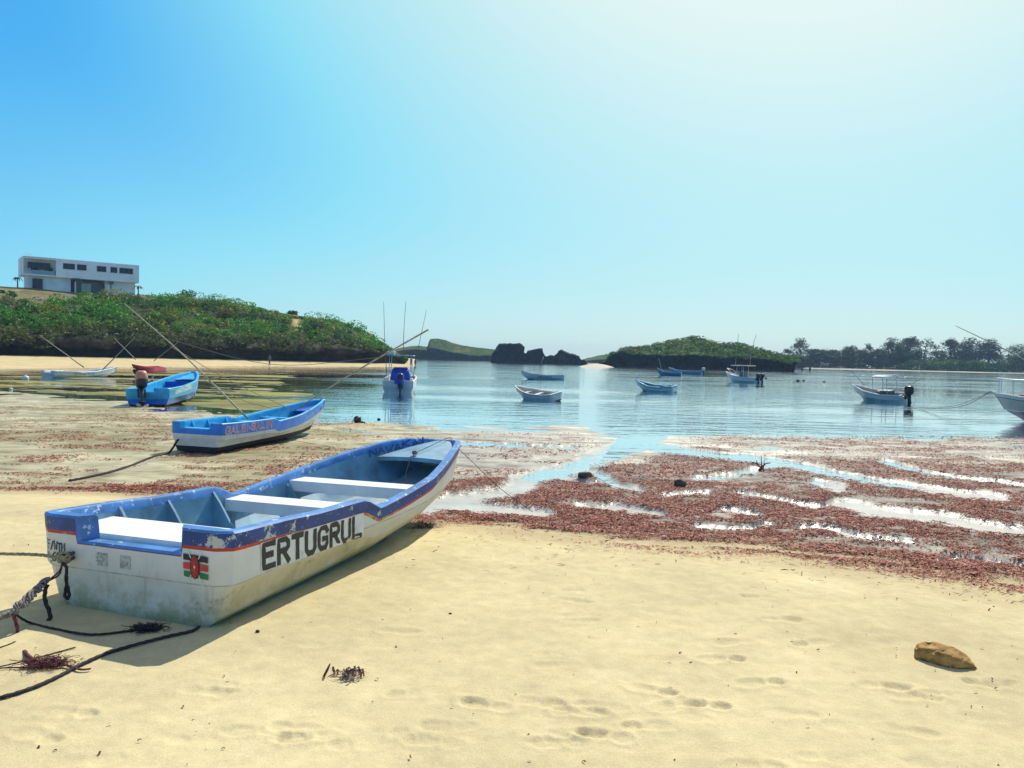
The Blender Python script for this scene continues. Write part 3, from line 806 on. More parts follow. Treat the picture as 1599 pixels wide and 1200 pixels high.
bush_at(490, 522, 2.1, (.035, .075, .022), 'dark rounded bush just right of the sandy path on the slope', 2)
bush_at(262, 484, 1.8, (.04, .07, .03), 'dark grey green bush on the slope below the skyline bush', 3)
bush_at(455, 495, 1.2, (.06, .12, .03), 'small bush at the head of the sandy path', 4)
bush_at(350, 500, 1.6, (.20, .17, .05), 'dry yellowish bush halfway up the middle of the slope', 5)

# ================================================================== BOATS
class Hull:
    """open fibreglass skiff: levels run from the keel to the gunwale; x starboard, y forward, z up, origin under the transom"""
    def __init__(s, L=5.0, B=((0, .80), (.3, .77), (.6, .80), (.8, .74)), pw=1.95, qw=.66, sheer=((0, .64), (.3, .60), (1, .8)), step=None,
                 bilge=((0, .64), (.45, .62), (.88, .36), (1, .10)), kz=((0, .03), (.7, .03), (.9, .10), (1, .3)), band=.10, stripe=.022, knuckle=.30,
                 notch=.43, notch_d=.17, rake=.0, r=.11, bow_w=.10, keel_len=.90, flare=.035, boot=.07, tT=.10, iw=.085):
        s.__dict__.update({k: v for k, v in locals().items() if k != 's'})
        ts = [0.0, .012, .03, .05, .08, .12, .16, .2, .25, .3]
        if step: ts += [step - .035, step - .018, step + .018, step + .035, step - .07, step + .07]
        ts += [.35, .4, .45, .5, .55, .6, .65, .7, .75, .8, .84, .88, .915, .945, .965, .98, .99, .996, 1.0]
        s.t = np.array(sorted(set(ts)))
        gx = np.array([p[0] for p in sheer]); gv = np.array([p[1] for p in sheer])
        s.gx, s.gv = gx, gv
    def g(s, t): return np.interp(t, s.gx, s.gv)
    def bgun(s, t):
        n = np.interp(t, [p[0] for p in s.B], [p[1] for p in s.B])
        q = np.clip((t - .45) / .55, 0, 1)
        return np.maximum(n * (1 - q ** s.pw) ** s.qw, s.bow_w)
    def level(s, k):
        """k: 0 bilge low, 1 bilge high, 2 knuckle inner, 3 knuckle outer, 4 stripe low, 5 band low, 6 gunwale"""
        t = s.t; G_, bg = s.g(t), s.bgun(t); kz = np.interp(t, *zip(*s.kz)); bl = np.interp(t, *zip(*s.bilge))
        bl = np.minimum(bl, bg * .96)
        hb = G_ - s.band
        zk = np.maximum(np.minimum(s.knuckle + (G_ - s.g(np.zeros(1))[0]) * .55, hb - .05), kz + .1)
        fr = [0, .16, None, None, None, None, None]
        if k == 0: x, z, ln = bl * .93, kz, s.keel_len
        elif k == 1: x, z, ln = bl + (bg - bl) * .25, kz + s.boot, s.keel_len + .015
        elif k == 2: x, z, ln = bl + (bg - s.flare - bl) * .86, zk - .012, s.keel_len + (1 - s.keel_len) * .55
        elif k == 3: x, z, ln = bl + (bg - bl) * .9, zk + .012, s.keel_len + (1 - s.keel_len) * .60
        elif k == 4: x, z, ln = bg - .008, hb - s.stripe, s.keel_len + (1 - s.keel_len) * .86
        elif k == 5: x, z, ln = bg - .002, hb, s.keel_len + (1 - s.keel_len) * .89
        elif k == 6: x, z, ln = bg + .004, G_ - .012, 1.0
        return x, z, ln
    def ring(s, k, notch=True):
        x, z, ln = s.level(k); t = s.t; L = s.L
        r = s.r if k >= 2 else s.r * .8
        y = t * L * ln
        # round the stern corner
        q = np.clip(1 - y / r, 0, 1); xr = x - r * (1 - np.sqrt(np.maximum(1 - q ** 2, 0)))
        z0 = z[0]; nz = s.g(np.zeros(1))[0] - s.notch_d
        n = s.notch; x0 = xr[0]
        if n is None: tx, zz = [0, x0 * .5], [z0, z0]
        else:
            tx = [0, n * .5, n, n + .012, (n + .012 + x0) / 2]
            zz = [min(z0, nz + (k - 6) * .004)] * 3 + [z0] * 2
        s.nT = len(tx)
        X = np.concatenate([tx, xr]); Y = np.concatenate([np.zeros(len(tx)), y]); Z = np.concatenate([zz, z])
        Y = Y - s.rake * Z
        if k <= 2: Y = np.where(Y < .03, Y + .014, Y)
        st = np.stack([X, Y, Z], 1)
        return np.concatenate([st, (st * np.array([-1, 1, 1]))[::-1]])     # closed loop: starboard stern -> bow -> port stern
    def inset(s, R, w, tT, z=None):
        Q = R.copy(); ym = R[:, 1].max(); y0 = R[:, 1].min()
        Q[:, 0] = np.sign(R[:, 0]) * np.maximum(abs(R[:, 0]) - w, np.minimum(abs(R[:, 0]), .004))
        Q[:, 1] = np.clip(R[:, 1], y0 + tT, ym - w * .9)
        if z is not None: Q[:, 2] = z
        return Q
    def rows(s): return [s.ring(k) for k in range(7)]
    def build(s, root, mats, lining, gunwale, floor_z=.10, floor_mat=None, lip=.05, cap_mat=None):
        R = s.rows(); n = len(R[0])
        mb = MB()
        names = ['low', 'low', 'low', 'side', 'stripe']
        allm = [mats['bottom'], mats['low'], mats['side'], mats['stripe']]
        idx = [mats.get('i0', 1), 1, 2, 2, 3]
        for k in range(5): mb.loft([R[k], R[k + 1]], [0 if mats.get('deep') else 1, 1, 2, 2, 3][k], cap=False)
        # bottom: strips across from starboard to port, with a shallow keel
        h = n // 2; V = []; Fq = []
        for i in range(h):
            a, b_ = R[0][i], R[0][n - 1 - i]; c = (a + b_) / 2; c[2] -= .022 * min(1, abs(a[0]) * 4)
            V += [a, c, b_]
        for i in range(h - 1):
            for j in (0, 1): Fq.append((3 * i + j, 3 * i + j + 1, 3 * i + 4 + j, 3 * i + 3 + j))
        mb.add(V, Fq, 0)
        s.hull = mb.build('hull', allm, root, True)
        auto_sharp(s.hull, 38)
        # gunwale: painted band, rolled cap and inner lip
        top = R[6].copy(); capo = s.inset(top, .014, .014); capo[:, 2] += .014
        i0 = s.inset(R[6], s.iw - .012, s.tT - .012); i0[:, 2] = R[6][:, 2] + .014
        i1 = s.inset(R[6], s.iw, s.tT); i1[:, 2] = R[6][:, 2]
        i2 = s.inset(R[6], s.iw + .004, s.tT + .003); i2[:, 2] = R[6][:, 2] - lip
        mb = MB(); mb.loft([R[5], top], 0, cap=False); mb.loft([top, capo, i0, i1, i2], 1, cap=False)
        s.gun = mb.build('gunwale', [gunwale, cap_mat or gunwale], root, True); auto_sharp(s.gun, 38)
        # lining
        r3 = s.inset(R[3], s.iw - .03, s.tT + .004); r3[:, 2] = np.minimum(R[3][:, 2], i2[:, 2] - .01)
        r1 = s.inset(R[1], .04, s.tT + .02); r1[:, 2] = np.maximum(R[1][:, 2] + .02, floor_z)
        r3[:, 0] = np.where(abs(r3[:, 0]) > abs(i2[:, 0]), i2[:, 0], r3[:, 0])
        mb = MB(); mb.loft([i2, r3, r1], 0, cap=False)
        V = []; Fq = []
        for i in range(h): V += [r1[i], r1[n - 1 - i]]
        for i in range(h - 1): Fq.append((2 * i, 2 * i + 1, 2 * i + 3, 2 * i + 2))
        mb.add(V, Fq, 1 if floor_mat else 0)
        s.lin = mb.build('lining', [lining] + ([floor_mat] if floor_mat else []), root, True); auto_sharp(s.lin, 38)
        s.R = R; s.r1, s.r3, s.i2 = r1, r3, i2
        return s
    def half(s, ring):
        n = len(ring) // 2; return ring[s.nT:n]
    def inner_x(s, y, z):
        """inner half breadth at (y, z)"""
        a = []
        for rg in (s.r1, s.r3, s.i2):
            q = s.half(rg); a.append((np.interp(y, q[:, 1], q[:, 0]), np.interp(y, q[:, 1], q[:, 2])))
        return float(np.interp(z, [p[1] for p in a], [p[0] for p in a]))
    def outer(s, y, z, side=1, off=.004):
        """point on the outside skin, pushed out a little"""
        X, Z = [], []
        for rg in s.R:
            q = s.half(rg); X.append(np.interp(y, q[:, 1], q[:, 0])); Z.append(np.interp(y, q[:, 1], q[:, 2]))
        return X, Z
    def side_pt(s, y, z, side=1, off=.004):
        def f(yy, zz):
            X, Z = s.outer(yy, zz); return np.interp(zz, Z, X)
        x = f(y, z); dy = (f(y + .02, z) - f(y - .02, z)) / .04; dz = (f(y, z + .01) - f(y, z - .01)) / .02
        nrm = np.array([1, -dy, -np.clip(dz, -1, 1)]); nrm /= np.linalg.norm(nrm)
        p = np.array([x, y, z]) + nrm * off; p[0] *= side
        return p
    def thwart(s, root, y, w, z, th, m, name='seat', inset=0.0, bev=.008, plank=False):
        V = []; ys = [y, y + w]
        o = []
        for yy in ys:
            xi = s.inner_x(yy, z - th * .5) + .01 - inset
            o.append(xi)
        c = [(-o[0], y, z - th), (o[0], y, z - th), (o[1], y + w, z - th), (-o[1], y + w, z - th)]
        bm = bmesh.new(); vs = [bm.verts.new(p) for p in c] + [bm.verts.new((p[0], p[1], z)) for p in c]
        for f in ((3, 2, 1, 0), (4, 5, 6, 7), (0, 1, 5, 4), (1, 2, 6, 5), (2, 3, 7, 6), (3, 0, 4, 7)): bm.faces.new([vs[i] for i in f])
        bmesh.ops.bevel(bm, geom=list(bm.edges), offset=bev, segments=2, affect='EDGES')
        me = bpy.data.meshes.new(name); bm.to_mesh(me); bm.free(); me.materials.append(m)
        ob = bpy.data.objects.new(name, me); COL.objects.link(ob); ob.parent = root
        return ob
    def foredeck(s, root, y, z0, z1, m, th=.035, name='foredeck'):
        ye = s.i2[:, 1].max() - .02; mb = MB(); up, dn = [], []
        yy = np.linspace(y, ye, 14)
        for v in yy:
            zz = z0 + (z1 - z0) * (v - y) / (ye - y); xi = s.inner_x(v, zz) + .012
            xi = max(xi, .02)
            up.append([(-xi, v, zz), (-xi * .5, v, zz + .012), (0, v, zz + .018), (xi * .5, v, zz + .012), (xi, v, zz)])
            dn.append([(a, b_, c - th) for a, b_, c in up[-1]])
        n = 5; V = [p for r_ in up for p in r_] + [p for r_ in dn for p in r_]; o = len(up) * n; Fq = []
        for i in range(len(up) - 1):
            for j in range(n - 1):
                Fq.append((i * n + j, i * n + j + 1, (i + 1) * n + j + 1, (i + 1) * n + j)); Fq.append((o + i * n + j, o + (i + 1) * n + j, o + (i + 1) * n + j + 1, o + i * n + j + 1))
        for j in range(n - 1): Fq.append((j, o + j, o + j + 1, j + 1))
        mb.add(V, Fq); return mb.build(name, m, root)
    def rib(s, root, y, side, m, wid=.26, th=.022, ztop=None, zlow=None):
        """triangular knee standing against the lining"""
        zt = (ztop if ztop else float(np.interp(y, s.half(s.i2)[:, 1], s.half(s.i2)[:, 2])) + .03); zb = zlow if zlow else .10
        P = []
        zs = np.linspace(zb, zt, 6)
        for z in zs:
            xo = s.inner_x(y, z) + .012; u = (z - zb) / (zt - zb); P.append((xo, xo - wid * (1 - u) ** .9 - .015, z))
        mb = MB(); V = []
        for dy in (-th / 2, th / 2):
            for xo, xi, z in P: V += [(side * xo, y + dy, z), (side * xi, y + dy, z)]
        n = len(P); Fq = []
        for i in range(n - 1):
            a, b_ = 2 * i, 2 * n + 2 * i
            Fq += [(a, a + 1, a + 3, a + 2), (b_, b_ + 2, b_ + 3, b_ + 1), (a + 1, b_ + 1, b_ + 3, a + 3)]
        Fq.append((2 * n - 2, 2 * n - 1, 4 * n - 1, 4 * n - 2))
        mb.add(V, Fq); return mb.build('rib', m, root)
def auto_sharp(o, deg):
    me = o.data; bm = bmesh.new(); bm.from_mesh(me); bmesh.ops.remove_doubles(bm, verts=bm.verts[:], dist=.0004)
    bmesh.ops.recalc_face_normals(bm, faces=bm.faces[:])
    a = math.radians(deg)
    for e in bm.edges:
        if len(e.link_faces) == 2 and e.calc_face_angle(0) > a: e.smooth = False
    bm.to_mesh(me); bm.free()

# ---- brush lettering
GL = {'E': [[(1, 1), (0, 1), (0, 0), (1, 0)], [(0, .52), (.8, .52)]], 'R': [[(0, 0), (0, 1), (.75, 1), (1, .84), (1, .64), (.75, .5), (0, .5)], [(.45, .5), (1, 0)]],
      'T': [[(0, 1), (1, 1)], [(.5, 1), (.5, 0)]], 'U': [[(0, 1), (0, .2), (.22, 0), (.78, 0), (1, .2), (1, 1)]], 'G': [[(1, .82), (.8, 1), (.22, 1), (0, .78), (0, .2), (.22, 0), (.8, 0), (1, .2), (1, .45), (.55, .45)]],
      'L': [[(0, 1), (0, 0), (1, 0)]], 'A': [[(0, 0), (.5, 1), (1, 0)], [(.2, .36), (.8, .36)]], 'B': [[(0, 0), (0, 1), (.75, 1), (.95, .8), (.75, .53), (0, .53)], [(.75, .53), (1, .28), (.8, 0), (0, 0)]],
      'I': [[(.5, 0), (.5, 1)]], 'S': [[(1, .85), (.75, 1), (.25, 1), (0, .8), (.2, .56), (.8, .46), (1, .22), (.75, 0), (.25, 0), (0, .15)]], 'M': [[(0, 0), (0, 1), (.5, .35), (1, 1), (1, 0)]],
      'N': [[(0, 0), (0, 1), (1, 0), (1, 1)]], 'W': [[(0, 1), (.25, 0), (.5, .75), (.75, 0), (1, 1)]], 'K': [[(0, 0), (0, 1)], [(1, 1), (0, .45), (1, 0)]], 'F': [[(1, 1), (0, 1), (0, 0)], [(0, .52), (.75, .52)]],
      '/': [[(.1, 0), (.9, 1)]], '6': [[(.9, 1), (.3, .8), (0, .35), (.2, 0), (.8, 0), (1, .28), (.75, .52), (.15, .42)]], '9': [[(.95, .6), (.3, .48), (.05, .75), (.3, 1), (.8, 1), (1, .7), (.75, 0)]],
      '2': [[(0, .8), (.3, 1), (.8, 1), (1, .75), (.8, .5), (0, 0), (1, 0)]], 'o': [[(.2, .4), (.8, .4), (.8, .8), (.2, .8), (.2, .4)]], '.': [[(.4, .02), (.6, .02)]], '-': [[(.2, .5), (.8, .5)]], '*': [[(.35, .5), (.65, .5)]], ' ': [],
      'H': [[(0, 0), (0, 1)], [(1, 0), (1, 1)], [(0, .5), (1, .5)]], 'O': [[(.3, 0), (0, .3), (0, .7), (.3, 1), (.7, 1), (1, .7), (1, .3), (.7, 0), (.3, 0)]], 'D': [[(0, 0), (0, 1), (.6, 1), (1, .7), (1, .3), (.6, 0), (0, 0)]], 'P': [[(0, 0), (0, 1), (.8, 1), (1, .75), (.8, .5), (0, .5)]], 'J': [[(.8, 1), (.8, .2), (.5, 0), (.1, .1)]]}
def lettering(text, f, width, height, stroke, m, name, parent, asp=.72, gap=.28, jit=.012, seed=0, skew=0):
    """brush-stroke letters laid on a surface: f(u, v) -> point; u along 0..width, v up 0..height"""
    r = random.Random(seed); mb = MB(); adv = []
    for ch in text: adv.append(.35 if ch in '.I*' else (.5 if ch == ' ' else 1.0))
    tot = sum(adv) + gap * (len(text) - 1); k = width / tot; x = 0
    for ch, a in zip(text, adv):
        cw = k * a; dz = r.uniform(-1, 1) * jit
        for st in GL.get(ch, []):
            pts = []
            for i in range(len(st) - 1):
                p, q = np.array(st[i]), np.array(st[i + 1]); nseg = max(1, int(np.hypot(*((q - p) * [cw, height])) / .03))
                for j in range(nseg): pts.append(p + (q - p) * j / nseg)
            pts.append(np.array(st[-1])); pts = np.array(pts)
            pts = pts * [cw, height] + [x + skew * 0, dz]
            if skew: pts[:, 0] += skew * pts[:, 1]
            d = np.gradient(pts, axis=0); d /= np.linalg.norm(d, axis=1)[:, None] + 1e-9
            pts[0] -= d[0] * stroke * .45; pts[-1] += d[-1] * stroke * .45
            nn_ = np.stack([-d[:, 1], d[:, 0]], 1); V = []
            for p, q in zip(pts, nn_):
                w_ = stroke * .5 * (1 + r.uniform(-.12, .12))
                for sg in (-1, 1):
                    uv = p + q * sg * w_; V.append(f(uv[0], uv[1]))
            n = len(pts); mb.add(V, [(2 * i, 2 * i + 2, 2 * i + 3, 2 * i + 1) for i in range(n - 1)])
        x += cw + gap * k
    return mb.build(name, m, parent)
def patch(f, w_, h_, m, name, parent, nx=14, ny=3):
    mb = MB(); V = [f(w_ * i / nx, h_ * j / ny) for i in range(nx + 1) for j in range(ny + 1)]
    Fq = [(i * (ny + 1) + j, (i + 1) * (ny + 1) + j, (i + 1) * (ny + 1) + j + 1, i * (ny + 1) + j + 1) for i in range(nx) for j in range(ny)]
    mb.add(V, Fq); return mb.build(name, m, parent)
def worn_black(name, thr):
    """brush paint with scratches worn right through to what is below"""
    if name in MATS: return MATS[name]
    m, t, b = _new(name)
    b.inputs['Base Color'].default_value = (.022, .022, .024, 1); b.inputs['Roughness'].default_value = .6
    n = noise_node(t, 30, 8, .75, (1, 1, .45)); tr = t.nodes.new('ShaderNodeBsdfTransparent'); mx = t.nodes.new('ShaderNodeMixShader')
    t.links.new(mrange(t, n.outputs[0], thr, thr + .03), mx.inputs[0]); t.links.new(b.outputs[0], mx.inputs[1]); t.links.new(tr.outputs[0], mx.inputs[2])
    t.links.new(mx.outputs[0], t.nodes['Material Output'].inputs['Surface'])
    return m

# ---- outboard motor (part of a boat): origin at the top of the transom, shaft down, propeller aft (-y)
def outboard(root, loc, s=1.0, big_cap=False, cowl_m=None, cap_m=None, leg_m=None, tilt=0.0, rz=0.0, down=.62):
    leg_m = leg_m or M('motor_black', (.018, .019, .022), .35); cowl_m = cowl_m or leg_m
    R = Matrix.Rotation(rz, 3, 'Z') @ Matrix.Rotation(tilt, 3, 'X')
    def X(o): o.matrix_local = Matrix.Translation(loc) @ R.to_4x4() @ Matrix.Scale(s, 4); return o
    body = MB(); rings = []
    for z, a, b_, yo in ((.06, .10, .15, 0), (.10, .135, .20, 0), (.20, .15, .225, -.01), (.32, .15, .22, -.01), (.36, .145, .21, -.01)):
        rings.append([(a * np.sign(math.cos(q)) * abs(math.cos(q)) ** .7, -.14 + yo + b_ * np.sign(math.sin(q)) * abs(math.sin(q)) ** .7, z) for q in np.linspace(0, 2 * math.pi, 21)[:-1]])
    c0 = X(body.loft(rings).build('outboard_motor', cowl_m, root, True)); auto_sharp(c0, 50)
    cap = MB(); rings = []
    for z, k in (((.215, 1.03), (.30, 1.05), (.36, 1.03)) if big_cap else ()) + ((.375 if big_cap else .355, 1.02), (.40, 1.0), (.45, .9), (.485, .66), (.50, .3)):
        rings.append([(.148 * k * np.sign(math.cos(q)) * abs(math.cos(q)) ** .7, -.15 + .215 * k * np.sign(math.sin(q)) * abs(math.sin(q)) ** .7, z) for q in np.linspace(0, 2 * math.pi, 21)[:-1]])
    def sub(mb, nm, m, sm=False):
        return mb.build(nm, m, c0, sm)
    sub(cap.loft(rings), 'cowl', cap_m or cowl_m, True)
    leg = MB(); rings = []
    for z, a, b_, yo in ((.08, .07, .10, 0), (-.2, .05, .085, -.01), (-.5 * down / .62, .035, .10, -.03), (-down, .03, .11, -.04)):
        rings.append([(a * math.cos(q), -.14 + yo + b_ * math.sin(q), z) for q in np.linspace(0, 2 * math.pi, 15)[:-1]])
    leg.loft(rings); leg.box((0, -.22, -down + .05), (.15, .30, .012))
    leg.tube([(0, .0, -down - .10), (0, -.06, -down - .10), (0, -.2, -down - .10), (0, -.30, -down - .10)], [.012, .045, .05, .03], 10)
    leg.box((0, -.17, -down - .03), (.03, .14, .14)); leg.add([(0, -.08, -down - .13), (0, -.22, -down - .13), (.008, -.22, -down - .27), (-.008, -.22, -down - .27), (.008, -.15, -down - .26)], [(0, 1, 2, 4), (0, 4, 3, 1)])
    leg.box((0, .02, -.06), (.2, .09, .22), bev=.01)
    sub(leg, 'lower_leg', leg_m, True)
    pr = MB()
    for k in range(3):
        a = k * 2.094 + .4; V = []
        for u, wd in ((.03, .03), (.09, .075), (.15, .06), (.17, .02)):
            for sg in (-1, 1):
                an_ = a + sg * wd / max(u, .05) * .5; V.append((u * math.cos(an_), -.33 + sg * .022, -down - .10 + u * math.sin(an_)))
        pr.add(V, [(0, 2, 3, 1), (2, 4, 5, 3), (4, 6, 7, 5)])
    pr.tube([(0, -.29, -down - .10), (0, -.36, -down - .10)], [.035, .02], 8)
    sub(pr, 'propeller', M('propeller_metal', (.55, .57, .6), .35, metal=.6))
    return c0

# ------------------------------------------------------------------ colours of the paint
WHITE = M('white_paint', (.72, .72, .70), .45, .10, 4)
PALE = M('pale_blue_lining', (.17, .35, .49), .6, .25, 3.5, grime=((.08, .13, .16), .75, 4.2), chips=((.42, .52, .55), .70, 9))
def band_mat():
    m, t, b = _new('navy_band')
    tc = t.nodes.new('ShaderNodeTexCoord'); sp_ = t.nodes.new('ShaderNodeSeparateXYZ'); t.links.new(tc.outputs['Object'], sp_.inputs[0])
    n = noise_node(t, 7, 5); big = noise_node(t, 6.5, 9, .72); fine = noise_node(t, 42, 8, .75); mid = noise_node(t, 16, 8, .75)
    c = mixc(t, mrange(t, n.outputs[0], .3, .7), (.005, .034, .17), (.010, .062, .28))
    c = mixc(t, mrange(t, mid.outputs[0], .60, .64), c, (.05, .16, .42))
    quarter = mrange(t, sp_.outputs['Y'], 1.15, .05, .0, .085)                 # paint flaked hardest on the starboard quarter
    star = mrange(t, sp_.outputs['X'], .45, .7)
    k = mul(t, big.outputs[0], mul(t, quarter, star), 'ADD')
    c = mixc(t, mrange(t, k, .60, .625), c, (.50, .51, .46))
    c = mixc(t, mrange(t, fine.outputs[0], .625, .645), c, (.45, .48, .48))
    t.links.new(c, b.inputs['Base Color']); b.inputs['Roughness'].default_value = .5
    bump(t, b, mid.outputs[0], .2, .003)
    return m
NAVY = band_mat()
CAPB = M('blue_cap', (.075, .22, .54), .42, .35, 5, chips=((.58, .66, .70), .585, 13))
RED = M('red_stripe', (.55, .035, .02), .5, .2, 8, chips=((.36, .33, .12), .52, 3.2))
def hull1_mat():
    m, t, b = _new('aged_white_hull')
    tc = t.nodes.new('ShaderNodeTexCoord'); sp_ = t.nodes.new('ShaderNodeSeparateXYZ'); t.links.new(tc.outputs['Object'], sp_.inputs[0])
    n = noise_node(t, 2.2, 6, .6); n2 = noise_node(t, 6.5, 7, .7, (1, .5, 1)); n3 = noise_node(t, 26, 7, .75); n4 = noise_node(t, 3.4, 5, .65)
    c = mixc(t, mrange(t, n.outputs[0], .35, .7), (.70, .70, .66), (.60, .61, .58))
    side = mrange(t, sp_.outputs['Y'], .03, .22)
    low = mrange(t, sp_.outputs['Z'], .34, .05)
    # buff tone low along the side, greenish film towards the bilge
    c = mixc(t, mul(t, mul(t, side, .62), mrange(t, sp_.outputs['Z'], .36, .26)), c, (.56, .49, .33))
    c = mixc(t, mul(t, mrange(t, n2.outputs[0], .36, .60), mul(t, low, .8)), c, (.34, .33, .13))
    c = mixc(t, mul(t, mrange(t, sp_.outputs['Z'], .13, .03), .55), c, (.22, .24, .09))
    # grey green scuffs and rust spots
    c = mixc(t, mul(t, mrange(t, n4.outputs[0], .54, .66), mul(t, mrange(t, n3.outputs[0], .46, .62), .65)), c, (.17, .17, .12))
    c = mixc(t, mul(t, mrange(t, n3.outputs[0], .66, .72), .6), c, (.24, .18, .08))
    c = mixc(t, mul(t, mrange(t, n2.outputs[0], .64, .74), .5), c, (.48, .40, .18))
    # dirt caught along the moulded step, runs below it and dark scrapes
    ln = t.nodes.new('ShaderNodeMath'); ln.operation = 'COMPARE'; t.links.new(sp_.outputs['Z'], ln.inputs[0]); ln.inputs[1].default_value = .305; ln.inputs[2].default_value = .006
    c = mixc(t, mul(t, ln.outputs[0], mrange(t, n2.outputs[0], .38, .6, .1, .7)), c, (.27, .24, .15))
    run = noise_node(t, 14, 5, .6, (1, 1, .12)); c = mixc(t, mul(t, mul(t, mrange(t, run.outputs[0], .55, .72), mrange(t, sp_.outputs['Z'], .42, .22)), .45), c, (.33, .30, .19))
    scr = noise_node(t, 9, 9, .8, (1, .35, 2.2)); c = mixc(t, mul(t, mrange(t, scr.outputs[0], .63, .67), .6), c, (.13, .13, .12))
    t.links.new(c, b.inputs['Base Color']); b.inputs['Roughness'].default_value = .5
    bump(t, b, mixc(t, .5, n3.outputs[0], n2.outputs[0]), .25, .006)
    return m
HULLW = hull1_mat()
SEATW = M('seat_white', (.80, .79, .80), .5, .06, 5, grime=((.5, .5, .48), .35, 8))
DKROPE = M('dark_rope', (.035, .030, .034), .9, .5, 40, bmp=(.5, .004, 200))
TANROPE = M('tan_rope', (.36, .29, .16), .9, .4, 60, bmp=(.5, .004, 200))
MAROON = M('maroon_rope', (.13, .035, .04), .9, .5, 50)
GREYROPE = M('grey_rope', (.22, .20, .18), .9, .4, 60)
POLE = M('bamboo_pole', (.42, .36, .26), .6, .3, 9)
STEEL = M('steel_tube', (.55, .57, .6), .35, .1, 6, metal=.5)

# ================================================================== the white boat in front
def front_boat():
    th, ph, ro = .347, .024, -.011; x0, y0, zg = -2.412, 4.858, .45 - .03 * 4.858
    R = Matrix.Rotation(-th, 4, 'Z') @ Matrix.Rotation(ph, 4, 'X') @ Matrix.Rotation(ro, 4, 'Y')
    root = thing('skiff', 'white skiff with navy band and black lettering, beached on dry sand in front', 'boat')
    root.matrix_world = Matrix.Translation((x0, y0, zg)) @ R
    h = Hull(L=4.80, step=.365, bow_w=.19, qw=.52, sheer=((0, .645), (.05, .632), (.12, .612), (.20, .575), (.32, .548), (.34, .545), (.378, .440), (.395, .437), (.5, .475), (.6, .515), (.75, .605), (.85, .655), (.92, .660), (1, .615)))
    h.build(root, dict(bottom=HULLW, low=HULLW, side=HULLW, stripe=RED), PALE, NAVY, floor_z=.09, floor_mat=M('sandy_floor', (.30, .40, .46), .8, .2, 6, grime=((.45, .38, .24), .85, 5)), lip=.055, cap_mat=CAPB)
    h.thwart(root, .125, .42, .515, .062, SEATW, 'seat')
    h.thwart(root, 1.70, .26, .418, .10, SEATW, 'seat')
    h.thwart(root, 2.63, .24, .430, .105, SEATW, 'seat')
    h.foredeck(root, 3.90, .505, .60, PALE, .045)
    for y in (.60, 1.06, 1.56):
        for sg in (-1, 1): h.rib(root, y, sg, PALE, .27)
    for sg in (-1, 1): h.rib(root, 2.60, sg, PALE, .2, zlow=.12, ztop=.40)
    # lettering on the starboard side
    A = lambda u: np.array([.335 + u, .338 - .058 * u])
    def f(u, v, off=.005):
        a = A(u); z = a[1] + v
        return h.side_pt(a[0] + v * -.05, z, 1, off)
    m = M('fresh_white_patch', (.70, .72, .72), .5, .08, 9, grime=((.36, .36, .30), .7, 14))
    patch(lambda u, v: f(u - .03, v - .02, .0025), 1.29, .195, m, 'name_panel', root, 26, 4)
    lettering('ERTUGRUL', f, 1.215, .15, .040, worn_black('worn_black_paint', .645), 'lettering', root, gap=.50, seed=2, jit=.004)
    # name inside the port bow
    def fi(u, v):
        y = 3.80 + u; z = .515 + u * .085 + v
        return np.array([-(h.inner_x(y, z) - .012), y, z])
    lettering('NAWAKAI', fi, .78, .07, .017, M('blue_lettering', (.02, .06, .28), .6), 'lettering', root, gap=.3, seed=5)
    # registration on the port quarter, flag on the starboard quarter (transom faces aft, -y)
    def T(u, v, off=.004):
        ys, zs = [], []
        for rg in h.R:
            q = rg[3:len(rg) // 2][:16]; ys.append(np.interp(abs(u), q[:, 0], q[:, 1])); zs.append(np.interp(abs(u), q[:, 0], q[:, 2]))
        return np.array([u, np.interp(v, zs, ys) - off, v])
    lettering('KLF/WTM', lambda u, v: T(-.765 + u, .415 + v - u * .05), .225, .056, .0085, worn_black('thin_black_paint', .66), 'registration', root, seed=3, jit=.006)
    lettering('No.692', lambda u, v: T(-.745 + u, .338 + v - u * .05), .20, .056, .0095, worn_black('thin_black_paint', .66), 'registration', root, seed=4, jit=.006)
    fl = thing_part(root, 'flag')
    def strip(u0, u1, v0, v1, m, off=.003, nm='stripe'):
        mb = MB(); r_ = random.Random(int(v0 * 1000)); n = 8; V = []
        for i in range(n + 1):
            u = u0 + (u1 - u0) * i / n; j = r_.uniform(-.0015, .0015)
            V += [(u, -.005 - off, v0 - .03 * (u - u0) + j), (u, -.005 - off, v1 - .03 * (u - u0) + j)]
        mb.add(V, [(2 * i, 2 * i + 2, 2 * i + 3, 2 * i + 1) for i in range(n)]); return mb
    big = MB(); mats = [M('flag_black', (.02, .02, .02), .6, .4, 20), M('flag_red', (.62, .04, .03), .5, .25, 12), M('flag_green', (.015, .17, .05), .5, .3, 15), M('flag_white', (.7, .7, .66), .6), M('shield_red', (.42, .02, .02), .5, .4, 40)]
    for k, (v0, v1, mi, a) in enumerate(((.455, .492, 0, .452), (.400, .440, 1, .450), (.352, .386, 2, .455))):
        s_ = strip(a, .640, v0, v1, None); big.add(s_.V, s_.F, mi)
    # shield with crossed spears
    cx, cz = .541, .418
    for q in (-1, 1):
        d = np.array([q * .052, .095]); nrm_ = np.array([-d[1], d[0]]); nrm_ = nrm_ / np.hypot(*nrm_) * .0035
        pts = [np.array([cx, cz]) + sg * d + e * nrm_ for sg in (-1, 1) for e in (-1, 1)]
        big.add([(p[0], -.0095, p[1]) for p in pts], [(0, 2, 3, 1)], 3)
